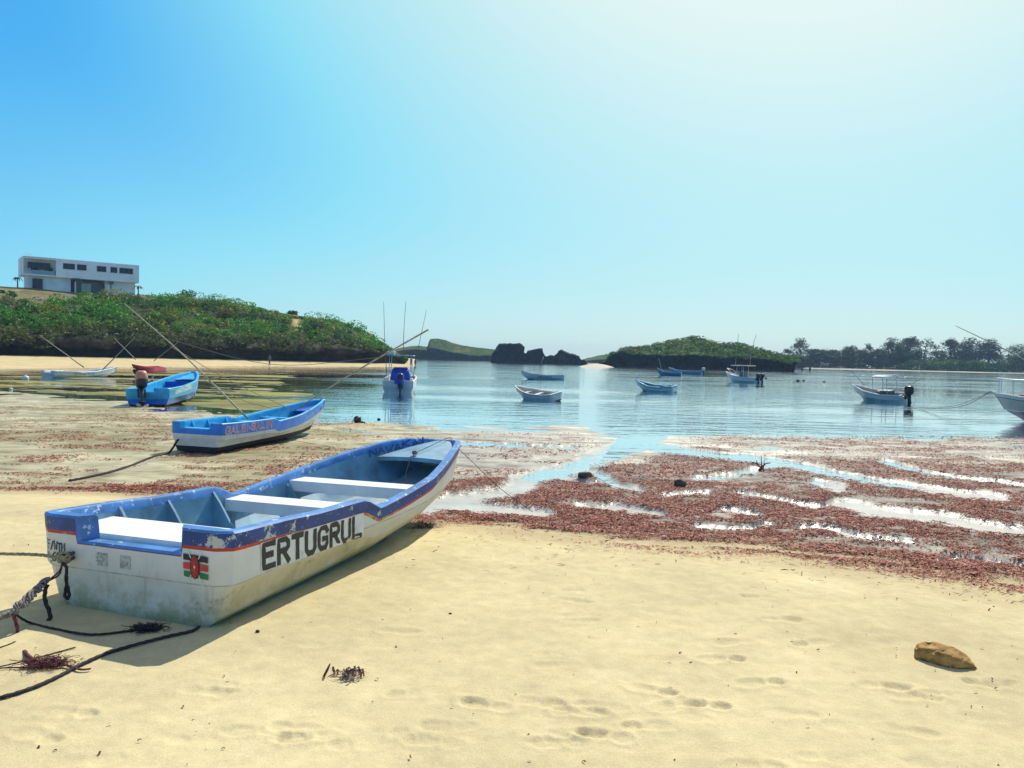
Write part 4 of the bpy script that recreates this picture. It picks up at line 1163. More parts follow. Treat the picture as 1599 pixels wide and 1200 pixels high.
    for (rx, rz_, mi, yy) in ((.036, .075, 0, -.0105), (.030, .069, 4, -.0118), (.013, .034, 1, -.0128)):
        V = [(cx + rx * math.cos(a), yy, cz + rz_ * np.sign(math.sin(a)) * abs(math.sin(a)) ** .8) for a in np.linspace(0, 2 * math.pi, 25)[:-1]]
        big.add(V, [tuple(range(24))], mi)
    V = [(cx + .006 * math.cos(a), -.0136, cz + .009 * math.sin(a)) for a in np.linspace(0, 2 * math.pi, 13)[:-1]]
    big.add(V, [tuple(range(12))], 3)
    fo = big.build('flag', mats, root)
    bpy.data.objects.remove(fl)
    # eye bolts and drain marks on the transom
    mb = MB()
    for z in (.405, .372): mb.tube([(-.462, .01, z), (-.462, -.03, z)], .012, 8); mb.ball((-.462, -.032, z), (.018, .010, .018), n=6)
    mb.build('eye_bolt', M('rusty_steel', (.10, .07, .05), .7, .4, 30), root, True)
    r_ = random.Random(9)
    for bx in (-.215, -.02):
        mb = MB(); mb.box((bx, -.003, .387), (.085, .004, .085))
        for k in range(4): z = .42 - k * .022; mb.box((bx + r_.uniform(-.01, .01), -.006, z), (.075 + r_.uniform(-.02, .02), .0045, .003))
        mb.build('bracket_scar', M('dark_scuff', (.50, .49, .45), .7, .45, 45), root)
    return root, h
def thing_part(root, name):
    o = bpy.data.objects.new(name, None); COL.objects.link(o); o.parent = root; return o
FB, FH = front_boat()
bpy.context.view_layer.update()
def boat_w(root, p): return np.array(root.matrix_world @ Vector(p))

# ================================================================== the other boats
def tube_part(root, name, pts, r, m, n=8, seg=10):
    P = curve_pts(pts, seg); return MB().tube(P, r, n).build(name, m, root, True)
def place(root, stern, bow, z, keel_off=.0, pitch=0.0, roll=0.0):
    """stand a boat so that the middle of its transom foot is over `stern` and its stem points to `bow` (world points)"""
    d = np.array(bow) - np.array(stern); th = math.atan2(d[0], d[1])
    root.matrix_world = Matrix.Translation((stern[0], stern[1], z)) @ Matrix.Rotation(-th, 4, 'Z') @ Matrix.Rotation(pitch, 4, 'X') @ Matrix.Rotation(roll, 4, 'Y')
    return float(np.hypot(d[0], d[1]))
AZURE = M('azure_paint', (.008, .19, .70), .42, .22, 5, chips=((.20, .42, .62), .68, 14))
AZLIGHT = M('light_azure_lining', (.05, .40, .72), .5, .18, 4, chips=((.3, .5, .6), .70, 12))
DEEPB = M('deep_blue_lining', (.015, .10, .50), .5, .25, 4)
BLACKB = M('black_bottom', (.015, .016, .018), .7, .4, 6)
GREYW = M('grey_white_side', (.68, .68, .66), .5, .12, 5, grime=((.40, .39, .33), .4, 4))
CYANP = M('cyan_paint', (.03, .42, .74), .42, .15, 5, chips=((.35, .55, .62), .66, 10))
CREAM = M('cream_lining', (.50, .45, .34), .6, .2, 4, grime=((.25, .2, .13), .5, 5))
MOTOR = M('motor_black', (.018, .019, .022), .35)

# ---- blue boat with red lettering, second from the front
def blue_boat():
    s0 = (G(262, 712, .04) + G(344, 705, .04)) / 2; b0 = G(489, 675, .03)
    root = thing('skiff', 'blue and white skiff with red lettering and two long poles, stranded behind the front boat', 'boat')
    dist = place(root, s0, b0, .05, pitch=.012, roll=.01); L = dist / .90 * .985
    k = L / 5.0
    h = Hull(L=L, B=((0, .57), (.3, .60), (.6, .61), (.8, .54)), step=.385, sheer=((0, .60), (.08, .585), (.2, .565), (.35, .555), (.37, .55), (.40, .485), (.42, .485), (.55, .52), (.75, .62), (.9, .71), (1, .745)),
             bilge=((0, .47), (.5, .46), (.88, .27), (1, .07)), kz=((0, .02), (.75, .02), (.9, .08), (1, .26)), band=.235, stripe=.006, knuckle=.26, boot=.11, notch=.33, notch_d=.13, r=.12, bow_w=.09, iw=.06, tT=.07)
    h.build(root, dict(bottom=BLACKB, low=GREYW, side=GREYW, stripe=GREYW, deep=True), AZLIGHT, AZURE, floor_z=.12, floor_mat=AZLIGHT, lip=.04, cap_mat=CYANP)
    boot = MB(); R0 = h.R[0]; R1 = h.R[1]
    h.thwart(root, .10, .26, .46, .05, CYANP)
    h.thwart(root, .43 * L, .26, .40, .08, CYANP); h.thwart(root, .60 * L, .22, .42, .08, CYANP)
    h.foredeck(root, .80 * L, .50, .60, DEEPB, .03)
    for y in (.12 * L, .22 * L, .345 * L):
        for sg in (-1, 1): h.rib(root, y, sg, AZLIGHT, .18)
    h.rib(root, .64 * L, -1, AZLIGHT, .14, ztop=.46)
    f = lambda u, v: h.side_pt(.16 + u, .385 - .012 * u + v, 1, .005)
    lettering('GALBI*SALIM', lambda u, v: h.side_pt(.16 + u, .385 - .012 * u + v, 1, .003), 1.62, .135, .040, M('pale_pink_outline', (.60, .48, .58), .6), 'lettering', root, gap=.3, seed=8)
    lettering('GALBI*SALIM', f, 1.62, .135, .015, M('red_lettering', (.55, .16, .20), .6), 'lettering', root, gap=.3, seed=8)
    def f2(u, v): return h.side_pt(.665 * L + u, .40 + .13 * u + v, 1, .005)
    lettering('LMW 26', f2, .55, .05, .010, M('pale_lettering', (.45, .55, .6), .6), 'lettering', root, seed=9)
    mb = MB(); p_ = [h.side_pt(.875 * L + a, .52 + .1 * a + b_, 1, .006) for a, b_ in ((0, 0), (.16, 0), (.16, .06), (0, .06))]
    mb.add(p_, [(0, 1, 2, 3)]); mb.build('name_plate', M('plate_dark', (.03, .06, .12), .5), root)
    # the two splayed outrigger poles and the line between their tips
    bpy.context.view_layer.update(); inv = root.matrix_world.inverted()
    def loc(p): return tuple(inv @ Vector(p))
    a0 = AT(388, 655, s0[1] + 2.3); a1 = AT(194, 474, s0[1] + 3.2)
    c0 = AT(452, 646, s0[1] + 4.0); c1 = AT(669, 515, s0[1] + 3.0)
    tube_part(root, 'outrigger_pole', [loc(a0), loc((a0 + a1) / 2 + np.array([0, 0, .08])), loc(a1)], np.linspace(.022, .010, 14), POLE, 8, 14)
    tube_part(root, 'outrigger_pole', [loc(c0), loc((c0 + c1) / 2 + np.array([0, 0, .05])), loc(c1)], np.linspace(.016, .021, 14), POLE, 8, 14)
    m0 = a0 + (a1 - a0) * .70; m1 = c0 + (c1 - c0) * .68
    mid = (m0 + m1) / 2; mid[2] -= .40
    tube_part(root, 'pole_line', [loc(m0), loc(mid), loc(m1)], .007, GREYROPE, 5, 24)
    n0 = boat_w(root, (-.2, .78 * L, .52))
    tube_part(root, 'pole_line', [loc(m0 + (a1 - a0) * -.08), loc((m0 + n0) / 2 - np.array([0, 0, .12])), loc(n0)], .008, TANROPE, 5, 16)
    return root, h, L
BB, BH, BL = blue_boat()

# ---- bright blue boat with an outboard, at the water's edge
def motor_boat():
    s0 = (G(199, 634, .0) + G(261, 636, .0)) / 2; b0 = G(297, 622, -.02)
    root = thing('skiff', 'bright blue skiff with a salmon topped outboard motor, resting at the edge of the water', 'boat')
    d = place(root, s0, b0, .0, pitch=.01, roll=-.02); L = d / .9
    h = Hull(L=L, B=((0, .76), (.3, .80), (.6, .82), (.8, .76)), sheer=((0, .64), (.3, .66), (.6, .78), (.85, .98), (1, 1.06)), bilge=((0, .62), (.5, .6), (.88, .4), (1, .1)), kz=((0, .0), (.7, .0), (.9, .1), (1, .3)),
             band=.10, stripe=.01, knuckle=.27, notch=.34, notch_d=.14, bow_w=.18, iw=.10, tT=.1)
    h.build(root, dict(bottom=BLACKB, low=AZURE, side=CYANP, stripe=CYANP, deep=True), CYANP, CYANP, floor_z=.12, floor_mat=DEEPB, cap_mat=CYANP)
    h.foredeck(root, .80 * L, .76, .98, CYANP, .04)
    h.thwart(root, .25 * L, .3, .44, .08, AZURE); h.thwart(root, .5 * L, .3, .50, .08, AZURE)
    mb = MB(); xi = h.inner_x(.66 * L, .4); mb.box((0, .66 * L, .42), (2 * xi, .03, .58)); mb.build('bulkhead', DEEPB, root)
    f = lambda u, v: h.side_pt(.12 * L + u, .40 + v + .06 * u, 1, .006)
    m = M('white_lettering', (.66, .70, .70), .5, .2, 20)
    patch(lambda u, v: f(u - .05, v - .04), .34 * L, .24, M('pale_cyan_panel', (.22, .50, .62), .5, .3, 7), 'name_panel', root)
    lettering('AIB', lambda u, v: f(u + .1, v - .0) + np.array([.004, 0, 0]), .28 * L, .15, .04, m, 'lettering', root, seed=3)
    outboard(root, (-.16, -.06, .56), 1.36, True, M('cowl_dark', (.02, .022, .03), .3), M('salmon_cowl', (.56, .23, .15), .45, .2, 8), MOTOR, tilt=-.30, rz=.3, down=.42)
    mb = MB(); mb.tube([(-.10, .05, .86), (.06, .42, .93)], .028, 8); mb.build('tiller', MOTOR, root, True)
    return root, h, L
MBT, MH, ML = motor_boat()

# ---- grey white boat with crossed poles near the left shore
def left_boat():
    s0 = G(73, 590.5, 0); b0 = G(172, 588.5, 0)
    root = thing('skiff', 'grey white skiff with two crossing poles, lying side on near the left shore', 'boat')
    d = place(root, s0, b0, -.06); L = d / .9
    h = Hull(L=L, B=((0, .62), (.3, .68), (.6, .70), (.8, .62)), step=.34, sheer=((0, .56), (.32, .52), (.36, .44), (.6, .50), (.85, .68), (1, .80)), bilge=((0, .5), (.5, .5), (.88, .3), (1, .08)), band=.08, stripe=.01, knuckle=.24, notch=.34, notch_d=.14, bow_w=.12, iw=.07)
    h.build(root, dict(bottom=M('grime_bottom', (.16, .17, .14), .8), low=GREYW, side=GREYW, stripe=GREYW, deep=False), GREYW, WHITE, cap_mat=WHITE)
    h.thwart(root, .3 * L, .25, .38, .07, WHITE); h.thwart(root, .55 * L, .25, .40, .07, WHITE); h.foredeck(root, .8 * L, .5, .64, WHITE)
    f = lambda u, v: h.side_pt(.28 * L + u, .26 + v, 1, .006)
    lettering('HWH', f, .26 * L, .12, .05, M('faded_blue_mark', (.20, .26, .34), .7), 'lettering', root, seed=2)
    bpy.context.view_layer.update(); inv = root.matrix_world.inverted(); loc = lambda p: tuple(inv @ Vector(p))
    for (a, b_, da, db) in (((131, 574), (62, 524), .2, -.3), ((160, 578), (210, 528), .3, 1.0)):
        tube_part(root, 'outrigger_pole', [loc(AT(*a, s0[1] + da)), loc(AT(*b_, s0[1] + db))], np.linspace(.045, .022, 10), POLE, 6, 10)
    return root
left_boat()
# ---- small red boat on the far beach
def red_boat():
    s0 = G(252, 573.5, .22); b0 = G(214, 574, .22)
    root = thing('skiff', 'small red boat with dark bottom pulled up on the far left beach', 'boat')
    d = place(root, s0, b0, gz(s0[0], s0[1]) - .02, roll=-.1); L = d / .82
    REDP = M('crimson_paint', (.80, .012, .05), .45, .15, 6)
    h = Hull(L=L, B=((0, .60), (.5, .66), (.8, .6)), sheer=((0, .62), (.4, .60), (.8, .78), (1, .92)), bilge=((0, .46), (.5, .46), (.88, .26), (1, .06)), band=.20, stripe=.01, knuckle=.3, notch=None, bow_w=.08, keel_len=.80)
    h.build(root, dict(bottom=BLACKB, low=BLACKB, side=REDP, stripe=REDP, deep=True), REDP, REDP)
    h.thwart(root, .4 * L, .25, .42, .06, REDP); h.foredeck(root, .8 * L, .6, .74, REDP)
    bpy.context.view_layer.update(); inv = root.matrix_world.inverted(); loc = lambda p: tuple(inv @ Vector(p))
    for (a, b_, da, db) in (((212, 562), (179, 529), .0, -.3), ((240, 564), (278, 535), .2, 1.0)):
        tube_part(root, 'outrigger_pole', [loc(AT(*a, s0[1] + da)), loc(AT(*b_, s0[1] + db))], np.linspace(.05, .03, 8), POLE, 6, 8)
red_boat()

# ---- sport fishing boat seen from behind, blue tarpaulin on the console
def fishing_boat():
    s0 = G(621, 614, 0); b0 = G(629, 602, 0)
    root = thing('motorboat', 'white fishing boat with three tall rods and blue covered console, seen from the stern', 'boat')
    b0 = s0 + np.array([-.08, .99, 0]) * 6.0
    place(root, s0, b0, -.12); L = 6.0
    h = Hull(L=L, B=((0, .84), (.4, .90), (.7, .88), (.85, .74)), sheer=((0, .80), (.3, .84), (.7, 1.0), (1, 1.2)), bilge=((0, .68), (.5, .68), (.88, .35), (1, .06)), band=.16, stripe=.02, knuckle=.34, notch=.28, notch_d=.22, bow_w=.06, keel_len=.82)
    h.build(root, dict(bottom=BLACKB, low=WHITE, side=WHITE, stripe=GREYW, deep=True), WHITE, WHITE, floor_z=.2)
    h.foredeck(root, .66 * L, .95, 1.10, WHITE)
    TARP = M('blue_tarpaulin', (.012, .055, .50), .45, .35, 5, bmp=(.9, .05, 5))
    mb = MB(); rings = []
    for z, a, b_, yo in ((.25, .55, .45, 2.0), (.7, .56, .46, 2.0), (1.05, .55, .44, 2.0), (1.35, .48, .36, 2.05), (1.48, .36, .22, 2.1)):
        rings.append([(a * np.sign(math.cos(q)) * abs(math.cos(q)) ** .5 + .03 * math.sin(5 * q + z * 3), yo + b_ * np.sign(math.sin(q)) * abs(math.sin(q)) ** .5, z) for q in np.linspace(0, 2 * math.pi, 29)[:-1]])
    mb.loft(rings).build('console_cover', TARP, root, True)
    mb = MB(); rings = []
    for z, a, b_ in ((.55, .16, .2), (.70, .20, .26), (.95, .20, .27), (1.10, .14, .2), (1.14, .06, .1)):
        rings.append([(.14 + a * math.cos(q), -.2 + b_ * math.sin(q), z) for q in np.linspace(0, 2 * math.pi, 17)[:-1]])
    o = outboard(root, (.14, -.06, .58), 1.25, TARP, TARP, MOTOR, down=.58)
    mb.loft(rings).build('motor_cover', TARP, root, True)
    for x in (-.62, .62):
        for y in (1.5, 3.1): tube_part(root, 'canopy_post', [(x, y, .75), (x * .95, y + .1, 2.12)], .024, STEEL, 6, 4)
    mb = MB(); mb.box((0, 2.35, 2.16), (1.5, 2.2, .05), bev=.02); mb.build('canopy', M('pale_blue_canopy', (.24, .50, .62), .5), root)
    mb = MB(); mb.box((-.5, 1.55, 2.30), (.42, .5, .2), bev=.04); mb.build('canopy_locker', WHITE, root)
    for x0, x1, y, z0, z1 in ((-.70, -.98, 1.6, .7, 5.15), (.12, .20, 2.6, 2.18, 5.3), (.70, 1.42, 1.6, .7, 4.75)):
        tube_part(root, 'outrigger_rod', [(x0, y, z0), (x0 * .6 + x1 * .4 - .04, y, z0 * .6 + z1 * .4), (x1, y, z1)], np.linspace(.022, .010, 10), M('rod_dark', (.06, .055, .05), .5), 5, 10)
    for x in (-.72, .72):
        mb = MB(); mb.ball((x, .35, .86), (.10, .13, .09), n=6); mb.build('fender', WHITE, root, True)
fishing_boat()

# ---- white rowing boat in the shallows
def row_boat():
    s0 = (G(838, 628, 0) + G(875, 626.5, 0)) / 2; b0 = G(826, 619.5, 0)
    root = thing('rowing_boat', 'white open rowing boat with pale blue rim, floating empty in the middle of the bay', 'boat')
    s0 = G(870, 626.5, 0); b0 = s0 + np.array([-.78, .62, 0]) * 3
    place(root, s0, b0, -.06, roll=-.15); L = 2.55
    h = Hull(L=L, B=((0, .52), (.4, .60), (.7, .57), (.85, .47)), sheer=((0, .46), (.12, .44), (.2, .42), (.5, .46), (.8, .60), (1, .74)), bilge=((0, .46), (.5, .5), (.88, .3), (1, .06)), band=.08, stripe=.01, knuckle=.26, notch=None, bow_w=.07, keel_len=.84, iw=.07)
    h.build(root, dict(bottom=BLACKB, low=GREYW, side=GREYW, stripe=WHITE, deep=True), CREAM, M('pale_rim', (.36, .50, .58), .5), cap_mat=WHITE)
    h.thwart(root, .10, .30, .38, .05, WHITE); h.thwart(root, .42 * L, .22, .36, .05, WHITE); h.thwart(root, .68 * L, .2, .42, .05, WHITE)
row_boat()
def mast_boat():
    s0 = G(881, 593.5, 0); b0 = G(817, 592, 0)
    root = thing('skiff', 'pale grey skiff with thin mast and dark name, moored behind the rowing boat', 'boat')
    d = place(root, s0, b0, -.10); L = d / .93
    h = Hull(L=L, B=((0, .6), (.5, .72), (.8, .62)), sheer=((0, .62), (.4, .56), (.75, .66), (1, .98)), bilge=((0, .46), (.5, .5), (.88, .3), (1, .06)), band=.10, stripe=.01, knuckle=.28, notch=None, bow_w=.06)
    h.build(root, dict(bottom=BLACKB, low=GREYW, side=GREYW, stripe=GREYW, deep=True), GREYW, WHITE)
    h.thwart(root, .35 * L, .25, .42, .06, WHITE); h.foredeck(root, .8 * L, .6, .8, WHITE)
    lettering('HWHH', lambda u, v: h.side_pt(.30 * L + u, .27 + v, -1, .008), .30 * L, .16, .05, M('dark_name', (.05, .06, .09), .7), 'lettering', root)
    tube_part(root, 'mast', [(0, .58 * L, .3), (-.1, .55 * L, 1.2), (-.25, .49 * L, 2.3)], .025, POLE, 6, 6)
    mb = MB(); mb.box((-.25, .485 * L, 2.22), (.02, .10, .3)); mb.build('pennant', M('pale_cloth', (.5, .4, .36), .8), root)
mast_boat()
def blue_dinghy():
    s0 = G(1054, 613, 0); b0 = G(1001, 610.5, 0)
    root = thing('dinghy', 'blue and white dinghy with high bow, floating alone left of the canopy motorboat', 'boat')
    d = place(root, s0, b0, -.08, roll=-.09); L = d / .86
    h = Hull(L=L, B=((0, .52), (.5, .6), (.8, .52)), sheer=((0, .52), (.22, .50), (.26, .44), (.6, .50), (.85, .70), (1, .88)), bilge=((0, .42), (.5, .44), (.88, .26), (1, .06)), band=.11, stripe=.01, knuckle=.24, notch=None, bow_w=.07, keel_len=.86)
    h.build(root, dict(bottom=BLACKB, low=M('pale_teal_side', (.70, .76, .75), .5), side=M('pale_teal_side', (0, 0, 0)), stripe=CYANP, deep=True), M('teal_lining', (.05, .20, .27), .5, .2, 5), M('steel_blue_paint', (.13, .36, .45), .45, .2, 5), cap_mat=M('pale_teal_cap', (.30, .52, .58), .5))
    h.thwart(root, .12, .25, .40, .05, AZURE); h.thwart(root, .45 * L, .22, .36, .05, AZURE); h.foredeck(root, .8 * L, .55, .72, AZURE)
    mb = MB(); mb.tube([(0, .955 * L, .80), (0, .955 * L, 1.0)], .03, 6); mb.build('bow_post', AZURE, root)
blue_dinghy()
def far_blue(pa, pb, label, seed, pole=None, motor=False):
    s0 = G(*pa, 0); b0 = G(*pb, 0)
    root = thing('skiff', label, 'boat'); d = place(root, s0, b0, -.12); L = d / .92
    side = M('far_blue_side%s' % ('_a' if seed else '_b'), (.04, .14, .26) if seed else (.10, .24, .36), .5, .2, 3)
    h = Hull(L=L, B=((0, .7), (.5, .8), (.8, .7)), sheer=((0, .74), (.4, .68), (.75, .78), (1, 1.25)), bilge=((0, .5), (.5, .55), (.88, .3), (1, .06)), band=.14, stripe=.01, knuckle=.3, notch=None, bow_w=.07)
    h.build(root, dict(bottom=BLACKB, low=side, side=side, stripe=CYANP, deep=True), AZLIGHT, M('far_rim', (.20, .42, .52), .5))
    h.thwart(root, .4 * L, .3, .5, .06, AZURE); h.foredeck(root, .8 * L, .7, 1.0, AZURE)
    if pole: tube_part(root, 'pole', [(0, .8 * L, .6), (.1, .95 * L, 2.6)], .04, POLE, 5, 4)
    if motor: outboard(root, (0, -.05, .72), 1.2, MOTOR, WHITE)
far_blue((1064, 588), (1029, 587), 'darker blue skiff with a leaning pole, nearer of two before the green island', 1, True)
far_blue((1096, 585.5), (1048, 584), 'pale blue skiff with motor, farther of two before the green island', 0, False, True)

# ---- motorboat with hard top and twin rods
def ttop_boat():
    s0 = G(1184, 599, 0); b0 = G(1140, 597, 0)
    root = thing('motorboat', 'white motorboat with flat hard top and twin dark outboards before the green island', 'boat')
    d = place(root, s0, b0, -.14); L = d / .86
    h = Hull(L=L, B=((0, .8), (.5, .86), (.8, .7)), sheer=((0, .74), (.4, .76), (.75, .98), (1, 1.28)), bilge=((0, .6), (.5, .6), (.88, .3), (1, .05)), band=.14, stripe=.02, knuckle=.34, notch=.4, notch_d=.15, bow_w=.05, keel_len=.82)
    h.build(root, dict(bottom=M('navy_bottom', (.02, .05, .16), .6), low=WHITE, side=WHITE, stripe=NAVY, deep=True), WHITE, WHITE, floor_z=.2)
    h.foredeck(root, .68 * L, .82, 1.1, WHITE)
    mb = MB(); mb.box((0, .45 * L, .75), (.7, .6, 1.1), bev=.06); mb.build('console', M('console_dark', (.10, .12, .16), .4), root)
    for x in (-.45, .45):
        for y in (.38 * L, .58 * L): tube_part(root, 'canopy_post', [(x, y, .6), (x, y, 1.88)], .03, STEEL, 6, 3)
    mb = MB(); mb.box((0, .47 * L, 1.92), (1.5, 2.1, .09), bev=.03); mb.build('hard_top', M('cream_top', (.66, .63, .52), .5), root)
    for x in (-.35, .35): outboard(root, (x, -.05, .62), 1.1, MOTOR, MOTOR, down=.5)
    for y, x in ((.62 * L, -.5), (.35 * L, .5)): tube_part(root, 'outrigger_rod', [(x, y, 1.9), (x * 1.1, y - .1, 3.4), (x * 1.6, y - .45, 5.2)], .022, POLE, 5, 6)
    tube_part(root, 'bow_rail', [(-.5, .78 * L, 1.0), (-.4, .80 * L, 1.35), (0, .97 * L, 1.62), (.4, .80 * L, 1.35), (.5, .78 * L, 1.0)], .022, STEEL, 6, 14)
ttop_boat()

# ---- motorboat under an open canopy frame
def canopy_boat():
    s0 = G(1414, 629, 0); b0 = s0 + np.array([-.60, .80, 0]) * 3
    root = thing('motorboat', 'white motorboat under an open canopy frame with one black outboard', 'boat')
    place(root, s0, b0, -.12, roll=-.10); L = 3.2
    h = Hull(L=L, B=((0, .62), (.4, .70), (.7, .66), (.85, .53)), sheer=((0, .60), (.35, .60), (.7, .78), (1, 1.08)), bilge=((0, .5), (.5, .54), (.88, .3), (1, .05)), band=.10, stripe=.02, knuckle=.30, notch=.3, notch_d=.12, bow_w=.06, keel_len=.80)
    h.build(root, dict(bottom=M('slate_bottom', (.05, .09, .12), .6), low=GREYW, side=GREYW, stripe=M('teal_line', (.10, .26, .30), .5), deep=True), CREAM, WHITE, floor_z=.18)
    h.foredeck(root, .78 * L, .66, .86, CREAM); h.thwart(root, .62 * L, .3, .5, .06, CREAM)
    mb = MB(); mb.box((0, .36 * L, .50), (.9, .7, .55), bev=.06); mb.build('console', M('console_slate', (.05, .09, .11), .5), root)
    for x in (-.58, .58):
        for y in (.24 * L, .50 * L): tube_part(root, 'canopy_post', [(x, y, .55), (x, y, 1.60)], .020, STEEL, 6, 3)
    mb = MB()
    for x in (-.62, .62): mb.tube([(x, -.1, 1.56), (x, .3 * L, 1.62), (x, .72 * L, 1.62), (x, .98 * L, 1.54)], .018, 6)
    for y in (-.1, .24 * L, .50 * L, .74 * L, .98 * L): mb.tube([(-.62, y, 1.57), (0, y, 1.64), (.62, y, 1.57)], .015, 6)
    mb.build('canopy_frame', STEEL, root, True)
    mb = MB(); mb.loft([[(x, y, 1.645 - .07 * (x / .6) ** 2) for y in (.2 * L, .54 * L)] for x in np.linspace(-.6, .6, 7)], closed=False); o = mb.build('canopy', M('faded_canvas', (.50, .58, .60), .8), root, True)
    so_ = o.modifiers.new('thickness', 'SOLIDIFY'); so_.thickness = .012
    outboard(root, (0, -.05, .52), 1.15, MOTOR, MOTOR, down=.5)
    bpy.context.view_layer.update(); inv = root.matrix_world.inverted(); loc = lambda p: tuple(inv @ Vector(p))
    for (a, b_, da, db) in (((1350, 602), (1328, 578), 2.4, 2.6), ((1414, 605), (1455, 583), .8, .4)):
        tube_part(root, 'outrigger_pole', [loc(AT(*a, s0[1] + da)), loc(AT(*b_, s0[1] + db))], np.linspace(.028, .016, 8), POLE, 6, 8)
    mb = MB(); mb.tube([(-.5, .12, .62), (-.5, .12, .85), (.5, .12, .85), (.5, .12, .62)], .016, 6); mb.build('stern_rail', STEEL, root, True)
canopy_boat()

# ---- large motorboat cut by the right edge
def right_boat():
    b0 = G(1604, 659, 0); b0[2] = 0
    d = np.array([-.62, .78, 0]); L = 6.2; s0 = b0 - d * L * .80
    root = thing('motorboat', 'white motorboat with blue bottom and steel bow rail, cut off by the right edge', 'boat')
    place(root, s0, b0, -.16)
    h = Hull(L=L, B=((0, 1.0), (.4, 1.06), (.7, 1.0), (.85, .82)), pw=2.3, qw=.8, sheer=((0, .95), (.4, 1.0), (.7, 1.10), (1, 1.26)), bilge=((0, .8), (.5, .8), (.88, .35), (1, .05)), kz=((0, .0), (.7, .0), (.88, .08), (1, .22)), band=.16, stripe=.03, knuckle=.42, notch=None, bow_w=.05, keel_len=.82, iw=.12)
    BLB = M('cobalt_bottom', (.015, .06, .30), .5)
    h.build(root, dict(bottom=BLB, low=BLB, side=M('cream_side', (.56, .54, .47), .45, .1, 3), stripe=M('dark_rub_rail', (.03, .035, .04), .5), deep=True), CREAM, WHITE, floor_z=.3)
    h.foredeck(root, .62 * L, 1.02, 1.20, WHITE, .05)
    tube_part(root, 'bow_rail', [(-.75, .62 * L, 1.2), (-.75, .66 * L, 1.74), (-.5, .86 * L, 1.80), (-.1, .965 * L, 1.84), (.1, .965 * L, 1.84), (.5, .86 * L, 1.80), (.75, .66 * L, 1.74), (.75, .62 * L, 1.2)], .018, STEEL, 6, 40)
    for x, y in ((-.5, .86), (.5, .86), (-.12, .96), (.12, .96)): tube_part(root, 'rail_post', [(x * .95, y * L - .02, 1.2), (x, y * L, 1.81)], .016, STEEL, 6, 3)
    tube_part(root, 'bow_roller', [(0, .96 * L, 1.24), (0, 1.02 * L, 1.30)], .03, STEEL, 6, 3)
    mb = MB(); mb.box((.35, .78 * L, 1.20), (.5, .9, .06), bev=.02); mb.build('deck_hatch', M('hatch_brown', (.20, .13, .11), .5), root)
    for x in (-.7, .7):
        tube_part(root, 'canopy_frame', [(x, .38 * L, 1.05), (x, .62 * L, 2.35)], .022, STEEL, 6, 4); tube_part(root, 'canopy_frame', [(x, .62 * L, 1.15), (x, .42 * L, 2.42)], .022, STEEL, 6, 4)
    mb = MB(); mb.box((0, .46 * L, 2.43), (1.9, 2.2, .07), bev=.03); mb.build('canopy_board', WHITE, root)
    mb = MB(); rings = [[(x, y, 2.50 + .30 * (1 - (x / .95) ** 2) * (.4 + .6 * math.sin(math.pi * (y - .20 * L) / (.38 * L)))) for x in np.linspace(-.92, .92, 9)] for y in np.linspace(.20 * L, .58 * L, 8)]
    o = mb.loft(rings, closed=False).build('canvas_top', M('bright_blue_canvas', (.02, .22, .62), .6), root, True); o.modifiers.new('t', 'SOLIDIFY').thickness = .02
    bpy.context.view_layer.update(); inv = root.matrix_world.inverted(); loc = lambda p: tuple(inv @ Vector(p))
    tip = AT(1492, 509, b0[1] + 1.5)
    tube_part(root, 'outrigger_pole', [(-.7, .60 * L, 1.9), tuple(np.array([-.7, .60 * L, 1.9]) * .5 + np.array(loc(tip)) * .5 + np.array([0, 0, .05])), loc(tip)], np.linspace(.03, .014, 14), POLE, 6, 14)
    return root, h
RB, RH = right_boat()

# ================================================================== ropes, rocks, small things
def rope(label, pts, r, m, twist=90, n=48, name='rope', cat='rope'):
    P = curve_pts(pts, n); j = np.random.default_rng(abs(hash(label)) % 1000 if False else len(label) * 7 + n)
    c = P.mean(0); ob = MB().tube(P - c, r, 9, twist=twist).build(name, m, None, True, loc=tuple(c))
    return tag(ob, label, cat)
def GR(px, py, up=.012, z=.31):
    p = G(px, py, z)
    for _ in range(3): p = G(px, py, gz(p[0], p[1]) + up)
    return p
K = boat_w(FB, (-.482, -.055, .385)); KD = K[1]
knot = thing('rope_knot', 'tan knot tied to the eye bolts on the transom of the front skiff', 'knot', tuple(K))
mb = MB(); rk = np.random.default_rng(4)
for k in range(7):
    a = rk.uniform(0, 6.3); ax = rk.normal(0, 1, 3); ax /= np.linalg.norm(ax); u = np.cross(ax, [.3, .5, 1]); u /= np.linalg.norm(u); v = np.cross(ax, u)
    mb.tube([tuple(.034 * (math.cos(t) * u + math.sin(t) * v) + ax * .006 * t - ax * .02) for t in np.linspace(0, 6.5, 18)], .009, 7)
mb.build('coil', TANROPE, knot, True)
rope('taut tan rope running left from the knot on the front skiff', [tuple(K + np.array([-.02, -.01, .0])), tuple(AT(55, 866.5, KD - .02)), tuple(AT(-60, 864, KD - .05)), tuple(AT(-260, 862, KD - .1))], .010, TANROPE, 150, 60)
lp = [tuple(K + np.array([.0, -.02, -.02])), tuple(AT(104, 888, KD - .05)), tuple(AT(103, 905, KD - .05)), tuple(AT(106, 918, KD - .05)), tuple(AT(108, 931, KD - .05)), tuple(AT(104.5, 935, KD - .05)), tuple(AT(101.5, 928, KD - .05)), tuple(AT(104, 912, KD - .05)), tuple(AT(104, 900, KD - .05))]
rope('short dark rope tail hanging in a loop from the transom knot', lp, .0095, DKROPE, 140, 50)
E1 = AT(22, 955, KD - .45)
